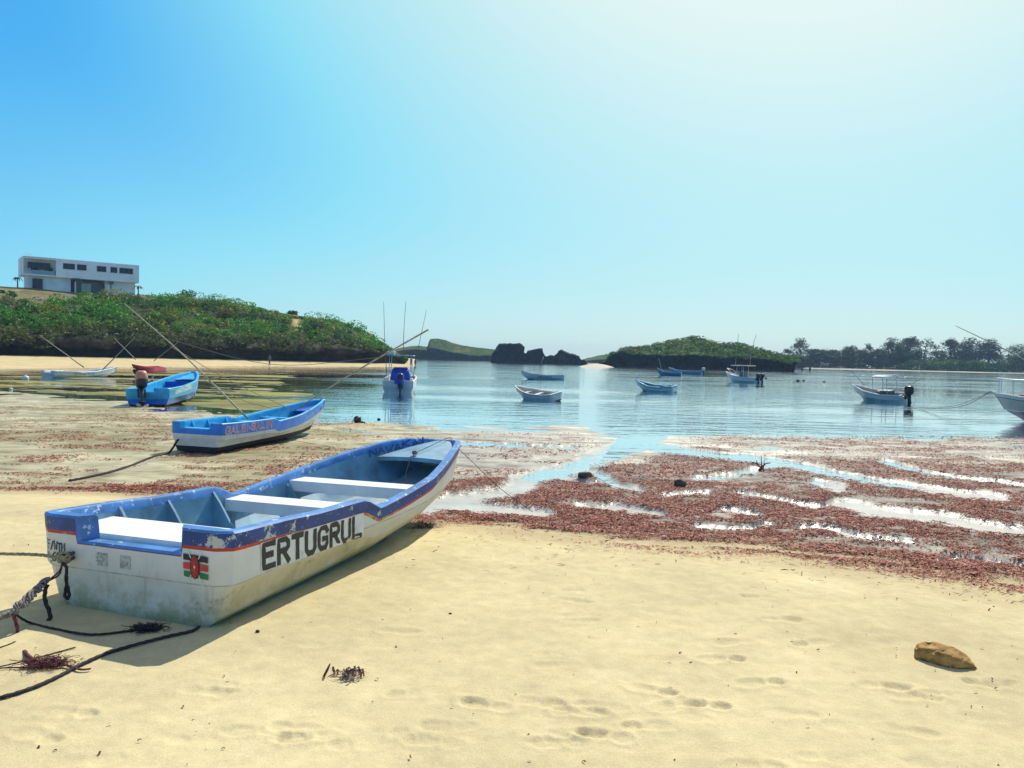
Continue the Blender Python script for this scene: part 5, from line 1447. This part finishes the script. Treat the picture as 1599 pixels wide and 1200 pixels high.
for off, lb in ((0, 'upper thin maroon cord sloping from the transom knot to the rope tangle'), (5, 'lower thin maroon cord sloping from the transom knot to the rope tangle')):
    rope(lb, [tuple(K + np.array([0, -.02, -.03])), tuple(AT(92, 893 + off, KD - .1)), tuple(AT(74, 908, KD - .16))], .0055, MAROON, 200, 20)
mb = MB(); base = np.array([AT(a, b_, KD - .16 - (74 - a) / 52 * .28) for a, b_ in ((76, 907), (66, 912), (58, 922), (46, 932), (36, 943), (28, 947), (20, 957), (4, 963), (-30, 972), (-160, 985))])
for k in range(4):
    w_ = curve_pts(base, 60); t = np.linspace(0, 1, 60)
    w_ += np.stack([.014 * np.cos(t * 34 + k * 1.57), .014 * np.sin(t * 34 + k * 1.57), .018 * np.sin(t * 27 + k * 2)], 1)
    mb.tube(w_, .0085, 6, twist=120)
c_ = base[3]; ob = mb.build('rope', GREYROPE, None, True); tag(ob, 'thick knotted grey rope tangle stretching to the left edge above the shadow', 'rope')
rope('dark rope tail dangling from the middle of the grey rope tangle', [tuple(AT(74, 913, KD - .17)), tuple(AT(70, 926, KD - .19)), tuple(AT(71, 940, KD - .2)), tuple(AT(77, 955, KD - .2)), tuple(AT(78, 966, KD - .2)), tuple(AT(70, 975, KD - .2))], .012, DKROPE, 120, 30)
rope('maroon rope dropping from the grey tangle to the frayed bundle', [tuple(base[6]), tuple(AT(27, 980, KD - .42)), tuple(AT(29, 1003, KD - .42)), tuple(GR(42, 1022)), tuple(GR(56, 1034))], .010, MAROON, 120, 40)
rope('thin dark cord lying across the shadow under the transom', [tuple(base[6]), tuple(GR(45, 972)), tuple(GR(85, 982)), tuple(GR(140, 991)), tuple(GR(190, 987)), tuple(GR(216, 982))], .007, DKROPE, 120, 50)
rope('thick black rope curving over the sand from under the front skiff to the left edge', [tuple(GR(312, 979, .0)), tuple(GR(298, 986)), tuple(GR(262, 994)), tuple(GR(215, 1006)), tuple(GR(165, 1021)), tuple(GR(120, 1041)), tuple(GR(88, 1058)), tuple(GR(40, 1078)), tuple(GR(-20, 1094)), tuple(GR(-120, 1112))], .0090, DKROPE, 130, 110)
for lb, pts in (('faint thin cord on the sand at the left edge, upper of three', [(-40, 1024), (10, 1008), (24, 1002)]), ('faint thin cord on the sand at the left edge, longest of three', [(-40, 1050), (40, 1032), (118, 1011)]), ('faint thin cord on the sand left of the frayed bundle, lowest of three', [(-40, 1048), (10, 1043), (50, 1043)])):
    rope(lb, [tuple(GR(a, b_, .006)) for a, b_ in pts], .0035, DKROPE, 200, 24)
def frayed(center, n, rad, m, label, name, cat, flat=.28, thick=.0013, tail=None):
    t = np.random.default_rng(n + 3); mb = MB()
    for k in range(n):
        q = np.zeros(3); d = t.normal(0, 1, 3); d[2] *= .3; P_ = []
        for s_ in range(12):
            P_.append(q.copy()); d = d + t.normal(0, .9, 3) - q / rad * .7; d[2] *= .6; d /= np.linalg.norm(d) + 1e-9; q = q + d * rad * .22; q[2] = max(-.005, min(q[2], rad * flat))
        P_ = np.array(P_) + np.array([t.normal(0, rad * .55), t.normal(0, rad * .2), 0])
        mb.tube(curve_pts(P_, 20), thick * t.uniform(.6, 1.6), 4)
    if tail is not None:
        for off in (0, .015): mb.tube(curve_pts([(0, off, .01)] + [tuple(np.array(x) - center + np.array([0, off * .5, 0])) for x in tail], 20), .004, 5)
    o = mb.build(name, m, None, True, loc=tuple(center)); return tag(o, label, cat)
frayed(GR(74, 1037), 110, .085, MAROON, 'frayed maroon bundle of rope fibres lying on the sunlit sand', 'frayed_rope', 'rope', tail=[GR(105, 1040), GR(125, 1046), GR(141, 1045)])
frayed(GR(232, 982), 110, .07, DKROPE, 'dark fuzzy clump of old rope in the shadow under the transom', 'frayed_rope', 'rope')
# painter of the front skiff: over the bow and away to the flat
bp_ = [boat_w(FB, p) for p in ((0, 3.98, .56), (.05, 4.4, .615), (.06, 4.70, .645), (.08, 4.79, .635), (.09, 4.84, .56))]
rope('thin cord from the foredeck over the bow of the front skiff out to the seaweed', [tuple(p) for p in bp_] + [tuple(AT(738, 722, 9.7)), tuple(AT(780, 762, 9.4)), tuple(GR(832, 800, .01, .05))], .0035, DKROPE, 160, 70)
rope('pale cord hanging from the foredeck knot inside the front skiff', [tuple(bp_[0]), tuple(boat_w(FB, (-.02, 3.88, .47))), tuple(boat_w(FB, (-.05, 3.80, .25)))], .005, GREYROPE, 160, 20)
mb = MB(); q_ = boat_w(FB, (0, 3.97, .565))
for k in range(4): mb.tube([tuple(.026 * np.array([math.cos(t), math.sin(t) * math.cos(k), math.sin(t) * math.sin(k) * .7])) for t in np.linspace(0, 6.4, 14)], .008, 6)
tag(mb.build('rope_knot', GREYROPE, None, True, loc=tuple(q_)), 'small grey knot lying on the pale foredeck of the front skiff', 'knot')
rope('dark rope trailing left across the flat from the stern of the red lettered blue skiff', [tuple(boat_w(BB, (-.35, -.03, .25))), tuple(GR(262, 709, .02, .03)), tuple(GR(240, 713, .02, .03)), tuple(GR(205, 727, .015, .03)), tuple(GR(170, 738, .015, .03)), tuple(GR(130, 747, .015, .03)), tuple(GR(108, 751, .015, .03))], .020, DKROPE, 60, 60)
rope('pale mooring line from the bow of the outboard skiff to the red lettered blue skiff', [tuple(boat_w(MBT, (.1, ML, .9))), tuple(AT(370, 621, 21)), tuple(boat_w(BB, (-.3, .7 * BL, .55)))], .009, TANROPE, 0, 30)
rope('pale line across the stern of the outboard skiff down to the sand', [tuple(boat_w(MBT, (.55, -.02, .40))), tuple(GR(240, 629, .1, 0)), tuple(GR(222, 640, .01, 0))], .010, TANROPE, 0, 16)
rb = boat_w(RB, (0, 6.25, 1.28))
rope('mooring line sagging left from the bow of the motorboat at the right edge', [tuple(rb), tuple(AT(1500, 635, rb[1] + 1)), tuple(G(1440, 639, .02))], .012, GREYROPE, 0, 30)
rope('second longer mooring line from the right edge motorboat toward the canopy boat', [tuple(rb), tuple(AT(1490, 634, rb[1] + 3)), tuple(G(1425, 636.5, .02))], .009, GREYROPE, 0, 30)

# ---- rocks
def rock(label, px0, px1, py0, py1, col, seed, z=None, depth=.7, cat='rock', flat=.5, pts=None, col2=None):
    zz = .31 if z is None else z
    b0 = GR((px0 + px1) / 2, py1, 0, zz); sc = b0[1] / FPX; w_ = (px1 - px0) * sc; h_ = (py1 - py0) * sc
    r_ = np.random.default_rng(seed); bm = bmesh.new(); bmesh.ops.create_icosphere(bm, subdivisions=5, radius=1)
    C = np.array([v.co[:] for v in bm.verts]); planes = r_.normal(0, 1, (11, 3)); planes /= np.linalg.norm(planes, axis=1)[:, None]; dd = r_.uniform(.62, .95, 11)
    for n_p, d_ in zip(planes, dd):
        o_ = C @ n_p - d_; C = C - np.maximum(o_, 0)[:, None] * n_p * .92
    C = C * (1 + .22 * (fbm(C * 1.6 + seed, 4, seed) - .5)[:, None] + .07 * (fbm(C * 7 + seed, 3, seed + 1) - .5)[:, None])
    C[:, 0] *= w_ / (C[:, 0].max() - C[:, 0].min()); C[:, 1] *= w_ * depth / 2; C[:, 2] *= h_ * .9 / (C[:, 2].max() - C[:, 2].min()) * (1 / .8)
    for v, c in zip(bm.verts, C): v.co = c
    me = bpy.data.meshes.new('rock'); bm.to_mesh(me); bm.free(); me.materials.append(M('rock_%02d' % seed if False else cat + '_stone_' + 'abcdefgh'[seed % 8], col, .85, .45, 9, col2=col2, bmp=(.6, .01, 30)))
    for p in me.polygons: p.use_smooth = True
    o = bpy.data.objects.new('rock', me); COL.objects.link(o); o.location = (b0[0], b0[1] + w_ * depth * .3, b0[2] + h_ * .40)
    tag(o, label, cat); return o
bm = bmesh.new()
for p in [(-.165, -.05, .0), (-.16, .05, .0), (-.165, -.035, .075), (-.145, .055, .095), (-.06, -.08, .085), (-.05, .08, .105), (.05, -.085, .075), (.07, .07, .095), (.11, -.06, .06), (.13, .05, .07), (.185, -.01, .02), (.19, .02, .0), (.05, -.09, .0), (.06, .09, -.01), (-.05, -.095, .02), (0, 0, -.05)]: bm.verts.new(p)
hull_ = bmesh.ops.convex_hull(bm, input=bm.verts[:]); bmesh.ops.delete(bm, geom=[v for v in bm.verts if not v.link_faces], context='VERTS')
bmesh.ops.bevel(bm, geom=list(bm.edges), offset=.010, segments=2, affect='EDGES'); bmesh.ops.triangulate(bm, faces=bm.faces[:])
bmesh.ops.subdivide_edges(bm, edges=bm.edges[:], cuts=4, use_grid_fill=True)
C = np.array([v.co[:] for v in bm.verts]); nr_ = np.array([v.normal[:] for v in bm.verts]); C = C + nr_ * ((fbm(C * 22, 4, 9) - .5) * .016 + (fbm(C * 70, 3, 8) - .5) * .006 - .01 * sstep(.6, .75, fbm(C * 30, 3, 7)))[:, None]
for v, c in zip(bm.verts, C): v.co = c
for f in bm.faces: f.smooth = True
me = bpy.data.meshes.new('rock'); bm.to_mesh(me); bm.free(); me.materials.append(M('tan_stone', (.35, .185, .045), .9, .3, 14, col2=(.48, .28, .08), bmp=(.7, .006, 70)))
o = bpy.data.objects.new('rock', me); COL.objects.link(o); pr_ = GR(1473, 1034, .0); o.location = (pr_[0], pr_[1], pr_[2] - .012); o.rotation_euler = (0, 0, -.62); o.scale = (.92, .92, .98)
tag(o, 'angular tan rock lying alone on the dry sand at lower right', 'rock')
rock('dark wet rock in a pool among the seaweed, left of two', 902, 925, 737, 748, (.085, .08, .06), 4, .03)
rock('dark wet rock among the seaweed beside a narrow pool, right of two', 1052, 1072, 749, 763, (.075, .07, .05), 5, .03)
rock('tiny dark stone in the shallows right of the dark mooring lump', 588, 594, 653, 657, (.05, .05, .05), 6, 0)
rock('small dark pebble on the sand below the front skiff', 398, 405, 984, 989, (.06, .045, .035), 7)
rock('small dark pebble on the open sand right of the front skiff', 700, 706, 957, 961, (.06, .045, .035), 2)
# dark mooring lump with a pale rope loop
ml = thing('mooring_float', 'black mooring float with a pale rope loop at the water edge', 'float', tuple(G(558, 661, .0)))
mb = MB(); mb.ball((0, 0, .10), (.12, .11, .12), n=9); mb.tube([(.05, -.03, .03), (.16, -.05, .03), (.24, -.04, .02)], .035, 7); mb.build('float_body', M('black_float', (.02, .022, .025), .5, .5, 8), ml, True)
mb = MB(); mb.tube([(.13 * math.cos(t) - .02, .10 * math.sin(t), .13 + .06 * math.cos(t)) for t in np.linspace(0, 6.28, 20)], .010, 6); mb.build('rope_loop', GREYROPE, ml, True)
def buoy(px, py, r, m, label, cat='buoy'):
    p = G(px, py, 0); t = thing('buoy', label, cat, tuple(p))
    mb = MB(); mb.ball((0, 0, r * .35), (r, r, r * .95), n=8); mb.build('float', m, t, True)
    mb = MB(); mb.tube([(r * .22 * math.cos(a), 0, r * 1.32 + r * .2 * math.sin(a)) for a in np.linspace(0, 6.28, 12)], r * .07, 5); mb.build('ring', STEEL, t, True)
BK = M('dark_buoy', (.05, .05, .055), .6); 
buoy(40, 593, .20, WHITE, 'round white buoy left of the crossing pole skiff')
buoy(238, 588, .10, M('grey_buoy', (.30, .28, .22), .6), 'small grey buoy behind the outboard skiff')
buoy(17, 609, .08, WHITE, 'tiny white buoy in the dark shallows at the left edge')
buoy(1196, 592, .18, BK, 'dark round buoy just right of the twin outboards')
buoy(1246, 596, .20, BK, 'dark buoy right of the green island, nearer of two')
buoy(1287, 597, .16, M('pale_buoy', (.5, .5, .48), .6), 'pale small buoy left of the canopy motorboat')
buoy(1255, 595.5, .14, BK, 'small dark buoy directly right of the larger dark buoy')

# ---- driftwood sprig and stranded plant bits
dw = thing('branch', 'upright bare dark twig standing in the seaweed at right', 'branch', tuple(GR(1189, 736, .0, .03)))
mb = MB()
for pts in ([(0, 0, -.03), (.0, 0, .15), (-.02, .01, .42)], [(0, 0, .08), (-.16, .02, .20), (-.30, .0, .24)], [(0, 0, .10), (.12, .02, .2), (.24, .03, .22)], [(0, 0, .03), (.05, .0, .1), (.06, -.02, .30)], [(-.1, .01, .16), (-.14, 0, .28)]): mb.tube(curve_pts(pts, 8), np.linspace(.022, .007, 8), 6)
mb.ball((0, 0, .02), (.09, .08, .06), n=6); tw_ = mb.build('twig', M('dark_twig', (.10, .04, .035), .8, .4, 30), dw, True); tw_.scale = (.72, .72, .72)
def weed_clump(px, py, label, n, rad, seed):
    r_ = np.random.default_rng(seed); c = GR(px, py, .004); mb = MB()
    for k in range(n):
        a = r_.uniform(0, 6.283); l = rad * r_.uniform(.4, 1.2); e = np.array([math.cos(a) * l, math.sin(a) * l * .6, 0]); s_ = r_.normal(0, rad * .35, 3); s_[2] = 0
        w_ = r_.uniform(.002, .006); p = np.array([-math.sin(a), math.cos(a) * .6, 0]) * w_
        pts = [s_, s_ + e * .5 + [0, 0, r_.uniform(.01, .04)], s_ + e + [0, 0, r_.uniform(.0, .02)]]
        mb.add([tuple(pts[0] - p), tuple(pts[0] + p), tuple(pts[1] + p * 1.3), tuple(pts[1] - p * 1.3), tuple(pts[2] + p * .4), tuple(pts[2] - p * .4)], [(0, 1, 2, 3), (3, 2, 4, 5)], int(r_.uniform() < .3))
    o = mb.build('seaweed_clump', [M('weed_dry', (.24, .11, .075), .6, .5, 40), M('weed_pale', (.42, .33, .24), .6, .4, 40)], None, loc=tuple(c)); tag(o, label, 'seaweed')
weed_clump(549, 1056, 'dried tuft of red brown seaweed alone on the sand below the front skiff', 70, .075, 1)
st = GR(506, 1056, .0); mb = MB(); mb.tube([(0, 0, 0), (.015, 0, .03), (.03, .005, .065)], [.007, .008, .004], 6); tag(mb.build('twig', M('dark_twig', (0, 0, 0)), None, True, loc=tuple(st)), 'short dark twig stuck upright left of the dried seaweed tuft', 'twig')
weed_clump(525, 1052, 'tiny scrap of seaweed between the upright twig and the dried tuft', 8, .03, 2)
weed_clump(660, 822, 'dark mat of seaweed under the bow of the front skiff', 160, .20, 3)

# ---- crow flying low over the water
cr = thing('crow', 'dark crow flying low above the outboard motor', 'bird', tuple(AT(216, 588, 32)))
mb = MB(); mb.loft([[(x, r_ * math.cos(a), r_ * .9 * math.sin(a)) for a in np.linspace(0, 6.283, 9)[:-1]] for x, r_ in ((-.20, .01), (-.15, .04), (-.05, .065), (.06, .06), (.12, .035), (.16, .04), (.19, .03), (.23, .006))])
mb.build('body', M('crow_black', (.03, .015, .015), .5), cr, True)
for sg in (-1, 1):
    mb = MB(); up = [(-.07, sg * .03, .03), (.07, sg * .03, .03), (.09, sg * .16, .12), (.02, sg * .36, .20), (-.06, sg * .34, .18), (-.09, sg * .16, .10)]
    mb.add(up + [(a, b_, c - .008) for a, b_, c in up], [(0, 1, 2, 5), (5, 2, 3, 4), (6, 11, 8, 7), (11, 10, 9, 8), (0, 6, 7, 1), (1, 7, 8, 2), (2, 8, 9, 3), (3, 9, 10, 4), (4, 10, 11, 5), (5, 11, 6, 0)])
    mb.build('wing', M('crow_black', (0, 0, 0)), cr)
cr.rotation_euler = (math.radians(-25), math.radians(-20), math.radians(10))

# ---- people far off
def person(label, px, py, z, h, top, low, rz, walk=.12, deep=0.0, y=None):
    p = G(px, py, z) if y is None else AT(px, py, y)
    if y is not None: p[2] = gz(p[0], p[1])
    t = thing('person', label, 'person', (p[0], p[1], p[2] - deep), rz)
    k = h / 1.7; J = {'pel': (0, 0, .95), 'ch': (0, 0, 1.25), 'sh': (0, 0, 1.40), 'nk': (0, .01, 1.48), 'hd': (0, .02, 1.60), 'ht': (0, .02, 1.69)}
    for s_, n_s in ((-1, 'l'), (1, 'r')):
        J.update({'hp' + n_s: (s_ * .10, 0, .90), 'kn' + n_s: (s_ * .11, s_ * walk + .03, .50), 'an' + n_s: (s_ * .11, s_ * walk * 1.6, .08), 'ft' + n_s: (s_ * .12, s_ * walk * 1.6 + .16, .03),
                  'sd' + n_s: (s_ * .19, 0, 1.39), 'el' + n_s: (s_ * .26, -s_ * walk * .6, 1.12), 'wr' + n_s: (s_ * .27, -s_ * walk * .6 + .1, .88), 'ha' + n_s: (s_ * .27, -s_ * walk * .6 + .14, .80)})
    rad = dict(pel=.14, ch=.14, sh=.10, nk=.055, hd=.095, ht=.06, hp=.10, kn=.065, an=.042, ft=.035, sd=.06, el=.045, wr=.034, ha=.035)
    E_ = [('pel', 'ch'), ('ch', 'sh'), ('sh', 'nk'), ('nk', 'hd'), ('hd', 'ht')] + [e for q in 'lr' for e in (('pel', 'hp' + q), ('hp' + q, 'kn' + q), ('kn' + q, 'an' + q), ('an' + q, 'ft' + q), ('sh', 'sd' + q), ('sd' + q, 'el' + q), ('el' + q, 'wr' + q), ('wr' + q, 'ha' + q))]
    ks = list(J); me = bpy.data.meshes.new('body'); me.from_pydata([tuple(c * k for c in J[q]) for q in ks], [(ks.index(a), ks.index(b_)) for a, b_ in E_], []); me.materials.append(M('dark_skin', (.11, .06, .04), .6))
    o = bpy.data.objects.new('body', me); COL.objects.link(o); o.parent = t
    o.modifiers.new('s', 'SKIN')
    if not me.skin_vertices: me.attributes.new('skin', 'FLOAT', 'POINT')
    try:
        for q, sv in zip(ks, me.skin_vertices[0].data):
            r_ = rad[q if q in rad else q[:-1]] * k; sv.radius = (r_, r_); sv.use_root = (q == 'pel')
    except Exception as ex: print('skin', ex)
    o.modifiers.new('d', 'SUBSURF').levels = 1
    def tb(name, rings, m):
        mb = MB(); mb.loft([[(cx * k + a * k * math.cos(q), cy * k + b_ * k * math.sin(q), zz * k) for q in np.linspace(0, 6.283, 13)[:-1]] for cx, cy, zz, a, b_ in rings], cap=False); mb.build(name, m, t, True)
    tb('shirt', [(0, 0, .92, .19, .15), (0, 0, 1.2, .19, .15), (0, 0, 1.38, .22, .13), (0, .0, 1.46, .09, .08)], top)
    for s_, q in ((-1, 'l'), (1, 'r')): tb('shorts', [(s_ * .09, 0, .95, .115, .14), (s_ * .11, s_ * walk * .7 + .01, .70, .105, .115), (s_ * .115, s_ * walk + .02, .54, .095, .1)], low)
    mb = MB(); mb.loft([[(.10 * s2 * k * math.cos(q), .015 * k + .105 * s2 * k * math.sin(q), zz * k) for q in np.linspace(0, 6.283, 13)[:-1]] for zz, s2 in ((1.60, 1.0), (1.66, .98), (1.71, .7), (1.73, .25))]); mb.build('hair', M('black_hair', (.015, .012, .01), .8), t, True)
def cl(n, c): return M(n, c, .8, .2, 10)
person('person in grey clothes walking on the sand below the headland cliff', 421, 567, .5, 1.62, cl('grey_shirt', (.13, .15, .18)), cl('grey_shorts', (.09, .10, .13)), 1.2, .14, y=113)
person('person in dark clothes standing at the tip of the far sand beach', 648.5, 572, 0, 1.5, cl('dark_shirt', (.05, .05, .06)), cl('dark_shorts', (.04, .04, .05)), .3, .05, y=150)
person('person bending light load beside the canopy of the fishing boat, far beach', 641.5, 572, 0, 1.45, cl('dark_shirt', (.05, .05, .06)), cl('brown_shorts', (.10, .07, .05)), -.6, .08, y=146)
person('left of two people wading off the far right beach', 1252.5, 583, -.25, 1.6, cl('dark_shirt', (.05, .05, .06)), cl('dark_shorts', (.04, .04, .05)), .2, .08)
person('right of two people wading off the far right beach', 1264.5, 583.2, -.25, 1.75, cl('dark_shirt', (.05, .05, .06)), cl('dark_shorts', (.04, .04, .05)), -.3, .08)

# ================================================================== the white house on the headland
def house():
    Dl, Dr = 128.0, 139.0
    a = AT(34, 455, Dl); b_ = AT(217, 463, Dr); top = AT(34, 400.5, Dl); v = b_ - a; L = float(np.hypot(v[0], v[1])); rz = math.atan2(v[1], v[0])
    base = a[2]; H = top[2] - base; topR = AT(217, 416, Dr)[2]
    root = thing('house', 'two storey white flat roofed house on top of the headland', 'house', (a[0], a[1], base), rz)
    W = M('house_white', (.92, .92, .92), .7, .06, .6, grime=((.48, .48, .46), .35, .5)); GLS = M('dark_glass', (.015, .016, .04), .5, .3, 2, bmp=None); SH = M('recess_grey', (.22, .24, .27), .7)
    D = 5.5; zu = H * .475
    H2 = H - .02
    ub = MB()
    # upper storey: overhangs the lower one; the left bay is recessed behind a balcony
    xb = .275 * L
    ub.box((xb / 2, D / 2 + .9, (zu + H) / 2), (xb, D - 1.8, H - zu)); ub.box(((xb + L) / 2, D / 2, (zu + H) / 2 + .06), (L - xb, D, H - zu + .12), bev=.0)
    ub.box((xb / 2, .46, zu + .11), (xb - .04, .90, .22))
    ub.box((xb / 2, .46, H - .12), (xb - .04, .90, .2)); ub.box((.12, .46, (zu + H) / 2), (.22, .86, H - zu - .46))
    ub.build('upper_storey', W, root)
    lb = MB(); x1, x2 = .405 * L, .705 * L
    lb.box((.045 * L / 2 + x1 / 2, D / 2 + .5, zu / 2 - .6), (x1 - .045 * L, D - 1.0, zu + 1.2)); lb.box(((x2 + .975 * L) / 2, D / 2 + .5, zu / 2 - .6), (.975 * L - x2, D - 1.0, zu + 1.2)); lb.box(((x1 + x2) / 2, D / 2 + 2.2, zu / 2 - .6), (x2 - x1, D - 4.4, zu + 1.18))
    lb.build('lower_storey', W, root)
    mb = MB(); mb.box(((x1 + x2) / 2, 2.15, zu * .47), (x2 - x1 - .06, .06, zu * .86)); mb.build('glazed_wall', M('recess_glass', (.06, .07, .10), .2, .3, 1), root)
    mb = MB(); mb.box((.547 * L, 2.02, zu * .40), (.082 * L, .12, zu * .74)); mb.build('door', M('door_cream', (.60, .62, .48), .6), root)
    mb = MB(); mb.box((.445 * L, .62, zu * .5 - .3), (.32, .32, zu + .6)); mb.build('column', W, root)
    def win(u0, u1, f0, f1, yy, z0, z1, nm='window', bars=1):
        w0, w1 = u0 * L, u1 * L; za, zb = z1 - (z1 - z0) * f1, z1 - (z1 - z0) * f0
        fr = MB()
        for x in [w0, w1] + [w0 + (w1 - w0) * (i + 1) / (bars + 1) for i in range(bars)]: fr.box((x, yy - .03, (za + zb) / 2), (.07, .10, zb - za + .07))
        for z in (za, zb): fr.box(((w0 + w1) / 2, yy - .035, z), (w1 - w0 + .05, .09, .07))
        f = fr.build(nm, M('window_frame', (.10, .10, .12), .5), root)
        mb = MB(); mb.box(((w0 + w1) / 2, yy - .012, (za + zb) / 2), (w1 - w0, .03, zb - za)); mb.build('pane', GLS, f)
    for u0, u1 in ((.335, .430), (.452, .528), (.622, .700), (.742, .798), (.822, .940)): win(u0, u1, .20, .50, 0, zu, H, bars=1 if u1 - u0 < .1 else 2)
    win(.052, .235, .24, .58, .9, zu, H, bars=3); win(.088, .168, .12, .98, .5, 0, zu * .95)
    mb = MB(); mb.box((xb * .62, .06, zu + .55), (xb * .68, .03, .75)); mb.build('balcony_glass', M('balcony_glass', (.24, .34, .40), .15, .1, 2, bmp=None), root)
    for i, x in enumerate((.115 * L, .222 * L)):
        Lv = Leaves()
        for k in range(5): Lv.clump((x + RNG.uniform(-.5, .5), .35, zu + 1.0 + RNG.uniform(-.3, .25)), (.45, .25, .35), 40, .13, (.03, .07, .035), .4, .2)
        pot = thing('balcony_plant', ('left' if i == 0 else 'right') + ' green plant on the glass balcony of the white house', 'plant', (0, 0, 0))
        pot.matrix_world = Matrix.Translation((a[0], a[1], base)) @ Matrix.Rotation(rz, 4, 'Z')
        Lv.build('foliage', pot); mb = MB(); mb.loft([[(x + r_ * math.cos(q), .4 + r_ * math.sin(q), z) for q in np.linspace(0, 6.283, 13)[:-1]] for z, r_ in ((zu + .22, .16), (zu + .62, .24))]); mb.build('pot', SH, pot)
    mb = MB(); mb.box((L * .5, D / 2, H + .14), (L - .5, D - .5, .10)); mb.build('roof', W, root)
    mb = MB(); mb.tube([(1.0, 2.0, H + .05), (1.0, 2.0, H + .62)], .03, 5); mb.box((1.1, 2.0, H + .66), (1.0, .06, .06)); mb.build('antenna', STEEL, root)
    mb = MB()
    for k in range(9): mb.tube([(.35 + .55 * (k % 2) * 0, .88, zu + .25 + k * .27), (.85, .88, zu + .25 + k * .27)], .03, 4)
    mb.build('wall_ladder', M('pinkish_steel', (.50, .34, .33), .6), root)
    # palms in front
    for i, (u, yy, hh, lb_) in enumerate(((-.03, 1.0, 2.3, 'small palm at the left corner of the white house'), (.44, -.6, 2.55, 'palm in front of the glazed recess, left of two by the door'), (.735, -.8, 2.3, 'palm right of the glazed recess before the white wall'), (.985, -.6, 1.8, 'windblown palm at the right corner of the white house'))):
        p = Vector((a[0], a[1], base)) + Matrix.Rotation(rz, 3, 'Z') @ Vector((u * L, yy, 0)); g = base + (b_[2] - base) * max(0, min(1, u)) - .15
        t = thing('palm_tree', lb_, 'palm', (p.x, p.y, g)); mb = MB(); mb.tube(curve_pts([(0, 0, -.5), (.05, 0, hh * .5), (0, 0, hh)], 6), [.13, .12, .11, .10, .10, .09], 7); mb.build('trunk', M('palm_bark', (.20, .17, .13), .9), t, True)
        r_ = np.random.default_rng(i)
        for k in range(10):
            an_ = k * .628 + r_.uniform(-.2, .2); wind = .5 if i == 3 else .15; ln = r_.uniform(.75, 1.05); d = np.array([math.cos(an_) + wind, math.sin(an_), 0]); d /= np.linalg.norm(d); V = []; s2 = np.array([-d[1], d[0], 0])
            for q in np.linspace(0, 1, 6):
                c = d * ln * q + np.array([0, 0, hh + .38 * math.sin(q * 2.3) - .75 * q * q]); w2 = .13 * math.sin(math.pi * min(1, q * .9 + .08)); V += [tuple(c - s2 * w2 - np.array([0, 0, w2 * .6])), tuple(c), tuple(c + s2 * w2 - np.array([0, 0, w2 * .6]))]
            mb = MB(); mb.add(V, [(3 * q + j, 3 * q + 3 + j, 3 * q + 4 + j, 3 * q + 1 + j) for q in range(5) for j in (0, 1)]); mb.build('frond', M('palm_leaf', (.045, .085, .045), .6, .3, 4), t)
house()

# ------------------------------------------------------------------ haze over the bay
def haze():
    m = bpy.data.materials.new('haze_air'); m.use_nodes = True; t = m.node_tree
    for n in list(t.nodes): t.nodes.remove(n)
    o = t.nodes.new('ShaderNodeOutputMaterial'); v = t.nodes.new('ShaderNodeVolumePrincipled')
    v.inputs['Color'].default_value = (.50, .74, 1.0, 1); v.inputs['Density'].default_value = .00032; v.inputs['Anisotropy'].default_value = .0
    t.links.new(v.outputs[0], o.inputs['Volume'])
    mb = MB(); mb.box((0, 0, 11.5), (3300, 3300, 31)); ob = mb.build('haze', m); ob['kind'] = 'stuff'; tag(ob, 'thin pale blue sea haze over the bay', 'haze', kind='stuff')
haze()
